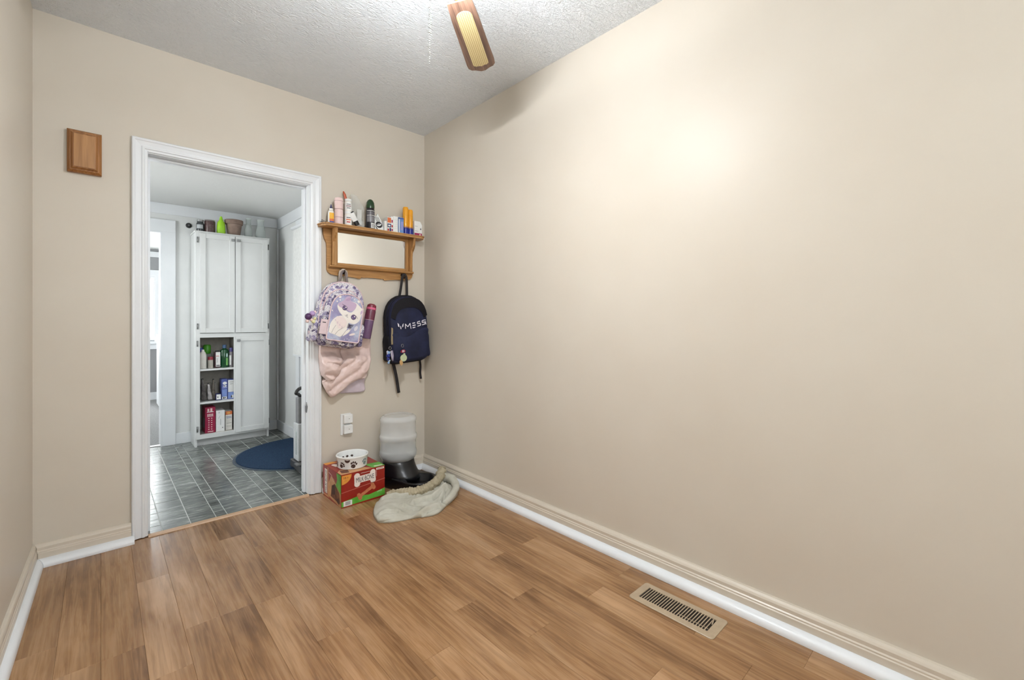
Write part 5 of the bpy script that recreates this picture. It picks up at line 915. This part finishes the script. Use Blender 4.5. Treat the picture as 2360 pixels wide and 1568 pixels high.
g = thing('spice_shaker', 'white shaker with red lid on the upper open shelf', 'shaker', (0.752, IY - 0.02, S1)); lathe('body', [(0, 0), (0.020, 0), (0.021, 0.004), (0.021, 0.078), (0, 0.078)], plain('dusty_label', (196, 190, 180), 0.6), g); lathe('lid', [(0, 0.0784), (0.022, 0.0784), (0.022, 0.104), (0.02, 0.107), (0, 0.107)], plain('dull_red_lid', (150, 34, 52), 0.4), g)
g = thing('labelled_bottle', 'dark square bottle with tall white label on open shelf', 'bottle', (0.806, IY - 0.008, S1)); box('bottle', -0.026, 0.024, -0.02, 0.02, 0, 0.150, plain('maroon_glass', (62, 34, 40), 0.25), g, 0.005); box('cap', -0.014, 0.012, -0.012, 0.012, 0.1504, 0.163, BLACK, g, 0.003)
pr = Pr((0, -0.0206, 0), (1, 0, 0), (0, 0, 1), (0, -1, 0)); pr.add(rect(-0.014, 0.022, 0.012, 0.148), LABELW, 1); pr.add(rect(-0.012, 0.012, 0.108, 0.113), REDP, 2); pr.add(rect(-0.010, 0.018, 0.016, 0.028), GREYP, 2); pr.add(rect(-0.006, 0.002, 0.05, 0.09), plain('faint_label_print', (206, 206, 206), 0.6), 2); pr.build('label_print', g)
g = thing('green_bottle', 'large dark green glass bottle with blue neck cap', 'bottle', (0.866, IY - 0.002, S1)); lathe('bottle', [(0, 0), (0.035, 0), (0.037, 0.006), (0.037, 0.15), (0.030, 0.168), (0.014, 0.176), (0.014, 0.182), (0, 0.182)], plain('bottle_green_glass', (18, 74, 40), 0.12), g, sy=0.8); lathe('cap', [(0, 0.1824), (0.016, 0.1824), (0.016, 0.214), (0, 0.215)], plain('steel_blue_cap', (66, 98, 138), 0.35), g)
pr = Pr((0, -0.0302, 0), (1, 0, 0), (0, 0, 1), (0, -1, 0)); pr.add(rect(0.008, 0.022, 0.02, 0.09), plain('light_green_print', (126, 190, 104), 0.4), 1); pr.add(ell(0.015, 0.115, 0.006, 0.02), plain('pale_aqua_print', (190, 220, 214), 0.4), 1); pr.build('label_print', g)
g = thing('silver_bottle', 'grey and white bottle with purple cap beside the divider', 'bottle', (0.919, IY - 0.006, S1)); lathe('bottle', [(0, 0), (0.018, 0), (0.019, 0.004), (0.019, 0.128), (0.014, 0.146), (0, 0.146)], plain('pewter_plastic', (128, 122, 126), 0.3), g); lathe('cap', [(0, 0.1464), (0.015, 0.1464), (0.014, 0.184), (0, 0.186)], plain('violet_cap', (74, 70, 130), 0.35), g); band('label_wrap', 0.0194, 0.02, 0.112, LABELW, g, 8, -PI / 2 - 1.2, -PI / 2 - 0.1)
# middle open shelf
for x, h, w, lb, tl in ((0.703, 0.196, 0.018, 'silver and black foil pouch leaning at shelf end', -4), (0.750, 0.150, 0.016, 'white printed foil pouch leaning on the black pouch', -6), (0.778, 0.186, 0.013, 'narrow brown foil pouch standing mid shelf', -1)):
    g = thing('foil_pouch', lb, 'pouch', (x, IY - 0.03, S2 + 0.006), (0, math.radians(tl), 0), 'foil pouches on the middle shelf'); mt = plain('pouch_' + lb.split()[0], {'silver': (96, 90, 88), 'white': (196, 190, 190), 'narrow': (104, 96, 86)}[lb.split()[0]], 0.3, 0.2, 26, 60)
    ol = soft([(-w, 0.004), (w, 0.002), (w * 0.9, h * 0.5), (w * 0.5, h * 0.9), (w * 0.3, h), (-w * 0.3, h), (-w * 0.5, h * 0.9), (-w * 0.9, h * 0.5)], 3); ol = [(a_, max(0.0, b_)) for a_, b_ in ol]; Puffy(ol, 0.04, 0.008, 0.016).build('pouch', mt, g, lambda x, y, z: (0.003 * noise.noise((x * 60, y * 40, z * 50)), 0.006 * noise.noise((x * 70, 2, z * 60)), 0), (0, 0.05, 0)); box('top_seal', -w * 0.5, w * 0.5, 0.02, 0.024, h - 0.004, h + 0.008, BLACK, g)
cr = carton('grey beige box standing at the back of middle shelf', 0.700, 0.815, IY + 0.10, IY + 0.15, 0.150, plain('greige_card', (176, 170, 160), 0.7), name='cardboard_box', z=S2)
carton('small navy framed white box on the middle shelf', 0.790, 0.834, IY - 0.045, IY + 0.0, 0.060, NAVYP, prints=((rect(-0.8, 0.8, 0.12, 0.9), LABELW, 1), (rect(-0.4, -0.15, 0.35, 0.6), INK, 2)), name='light_bulb_box', z=S2)
carton('blue printed carton with white oval on the middle shelf', 0.838, 0.884, IY - 0.035, IY + 0.06, 0.192, plain('cornflower_card', (84, 98, 168), 0.45), prints=((ell(0.1, 0.80, 0.75, 0.075), LABELW, 1), (ell(0.1, 0.66, 0.7, 0.04), LABELW, 1), (ell(-0.1, 0.665, 0.3, 0.018), NAVYP, 2), (rect(-0.75, 0.9, 0.56, 0.6), plain('periwinkle_print', (168, 178, 226), 0.5), 1), (rect(-0.85, 0.85, 0.16, 0.5), plain('sky_print', (128, 152, 212), 0.5), 1), (rect(-0.85, 0.85, 0.02, 0.14), LABELW, 2), (rect(-0.5, 0.0, 0.04, 0.12), INK, 3), (rect(0.2, 0.5, 0.05, 0.11), INK, 3)), name='tea_carton', z=S2)
carton('white over blue carton beside the cabinet divider', 0.887, 0.936, IY - 0.038, IY + 0.06, 0.186, plain('cornflower_card', (84, 98, 168), 0.45), prints=((rect(-0.9, 0.95, 0.36, 0.97), LABELW, 1), (rect(-0.9, 0.95, 0.03, 0.34), MATS['sky_print'], 1), (rect(0.3, 0.9, 0.05, 0.2), LABELW, 2), (rect(-0.5, 0.8, 0.86, 0.88), GREYP, 2), (rect(-0.3, 0.7, 0.76, 0.78), GREYP, 2), (ell(0.2, 0.12, 0.2, 0.06), INK, 3)), name='tea_carton', z=S2)
# bottom open shelf
g = thing('cereal_box', 'tall crimson carton with white vertical lettering on bottom shelf', 'box', (0.745, IY + 0.022, S3)); box('carton', -0.040, 0.040, -0.075, 0.075, 0, 0.236, plain('crimson_card', (158, 26, 66), 0.4), g, 0.001)
pr = Pr((0, -0.0753, 0), (1, 0, 0), (0, 0, 1), (0, -1, 0)); pr.add(rect(-0.026, 0.026, 0.190, 0.196), LABELW, 1); pr.add(rect(-0.022, -0.008, 0.20, 0.224), PINK, 1); pr.add(rect(0.0, 0.016, 0.196, 0.226), PINK, 1); pr.add(rect(-0.024, 0.024, 0.150, 0.153), LABELW, 1)
for k in range(4): pr.add(rect(-0.022 + 0.012 * k, -0.014 + 0.012 * k, 0.156, 0.176), PINK, 1)
for k in range(6): pr.add(rect(-0.016, -0.006, 0.03 + 0.02 * k, 0.038 + 0.02 * k), PINK, 1); pr.add(rect(0.006, 0.016, 0.03 + 0.02 * k, 0.037 + 0.02 * k), PINK, 1)
pr.add(rect(-0.02, 0.024, 0.008, 0.016), PINK, 1); pr.build('printed_front', g); sp = Pr((-0.0403, 0, 0), (0, -1, 0), (0, 0, 1), (-1, 0, 0)); sp.add(rect(-0.04, 0.066, 0.045, 0.135), plain('grey_label', (150, 146, 146), 0.6), 1); sp.build('printed_side', g)
carton('plain white speckled carton between crimson and orange cartons', 0.790, 0.859, IY - 0.055, IY + 0.08, 0.196, LABELW, prints=((rect(-0.05, 0.15, 0.3, 0.6), MATS['faint_print'], 1), ([(-0.5, 0.62), (-0.4, 0.62), (0.0, 0.75), (-0.1, 0.76)], MATS['faint_print'], 1), (rect(0.4, 0.6, 0.15, 0.2), GREYP, 1), (ell(-0.3, 0.9, 0.2, 0.03), MATS['faint_print'], 1)), name='rice_box', z=S3)
carton('cream carton with orange top on the bottom shelf', 0.868, 0.922, IY - 0.04, IY + 0.08, 0.178, CREAMW, prints=((rect(-1, 1, 0.82, 1.0), ORP, 1), (ell(-0.1, 0.91, 0.6, 0.05), plain('gold_print', (236, 178, 96), 0.5), 2), (rect(-0.8, 0.8, 0.70, 0.72), BLUEP, 1), (rect(-0.7, 0.8, 0.64, 0.66), BLUEP, 1), (rect(-0.7, 0.8, 0.36, 0.375), GREYP, 1), (rect(-0.7, 0.6, 0.2, 0.21), GREYP, 1)), name='snack_box', z=S3)
# half round mat
m = M_('navy_mat_pile', 0.95, 0, 0.1); v = m.co(); n = m.noise(v, 160, 4); n2 = m.noise(v, 12, 3); m.col(m.mix(m.ramp(n, [(0.3, (34, 48, 70)), (0.7, (56, 78, 104))]), (170, 186, 200), m.ramp(n2, [(0.70, (0, 0, 0)), (0.74, (90, 90, 90))]))); m.bump(n, 0.8, 0.006); MATP = m.m
mt_ = thing('half_round_mat', 'dark blue half round door mat on the kitchen tiles', 'door mat', (1.372, 4.12, 0.0004))
def half(rx, ry): return [(rx * math.cos(a), ry * math.sin(a)) for a in [PI / 2 + PI * k / 30 for k in range(31)]]
prism('rubber_edge', half(0.592, 0.535), 0, 0.004, 'xy', plain('grey_rubber', (70, 80, 92), 0.6), mt_); prism('pile', half(0.57, 0.513), 0.0041, 0.010, 'xy', MATP, mt_)
# upright floor cleaner, mostly hidden by the jamb
uc = thing('floor_cleaner', 'upright grey and white floor cleaner partly behind the door jamb', 'floor cleaner', (1.19, 3.62, 0.0004))
box('foot', -0.10, 0.10, -0.15, 0.12, 0.012, 0.07, plain('dark_grey_plastic', (62, 62, 64), 0.4), uc, 0.012, seg=3); lathe('wheel', [(0, -0.012), (0.028, -0.012), (0.03, 0), (0.028, 0.012), (0, 0.012)], BLACK, uc, (-0.085, 0.09, 0.03), (0, PI / 2, 0), 18); lathe('wheel', [(0, -0.012), (0.028, -0.012), (0.03, 0), (0.028, 0.012), (0, 0.012)], BLACK, uc, (0.085, 0.09, 0.03), (0, PI / 2, 0), 18)
box('tank', -0.085, 0.085, -0.03, 0.09, 0.071, 0.36, plain('pale_grey_plastic', (206, 208, 210), 0.35), uc, 0.012, seg=3); box('neck', -0.078, 0.06, -0.015, 0.06, 0.361, 0.56, plain('mid_grey_plastic', (132, 132, 134), 0.4), uc, 0.008); box('tank_window', -0.0866, -0.0852, 0.0, 0.03, 0.12, 0.30, CLEAR, uc)
tube('handle', smoothline([(-0.05, 0.02, 0.561), (-0.075, 0.0, 0.585), (-0.098, -0.02, 0.60), (-0.07, -0.01, 0.628), (-0.02, 0.02, 0.625), (0.02, 0.03, 0.59), (0.03, 0.03, 0.562)], 5), 0.013, plain('charcoal_grip', (64, 62, 62), 0.35), uc, 10); box('pedal', -0.125, -0.06, -0.13, -0.06, 0.0705, 0.078, NICKEL, uc, 0.002)
# white appliance in the room beyond
wm = thing('white_appliance', 'white boxy appliance at the edge of the far doorway', 'appliance', (0.86, 7.15, 0.0)); box('cabinet', -0.30, 0.30, 0.0, 0.6, 0.02, 0.93, WHITE, wm, 0.01); box('lid', -0.302, 0.302, -0.004, 0.604, 0.931, 0.965, WHITE, wm, 0.01, seg=3); box('plinth', -0.28, 0.28, 0.02, 0.58, 0.0, 0.0195, BLACK, wm)
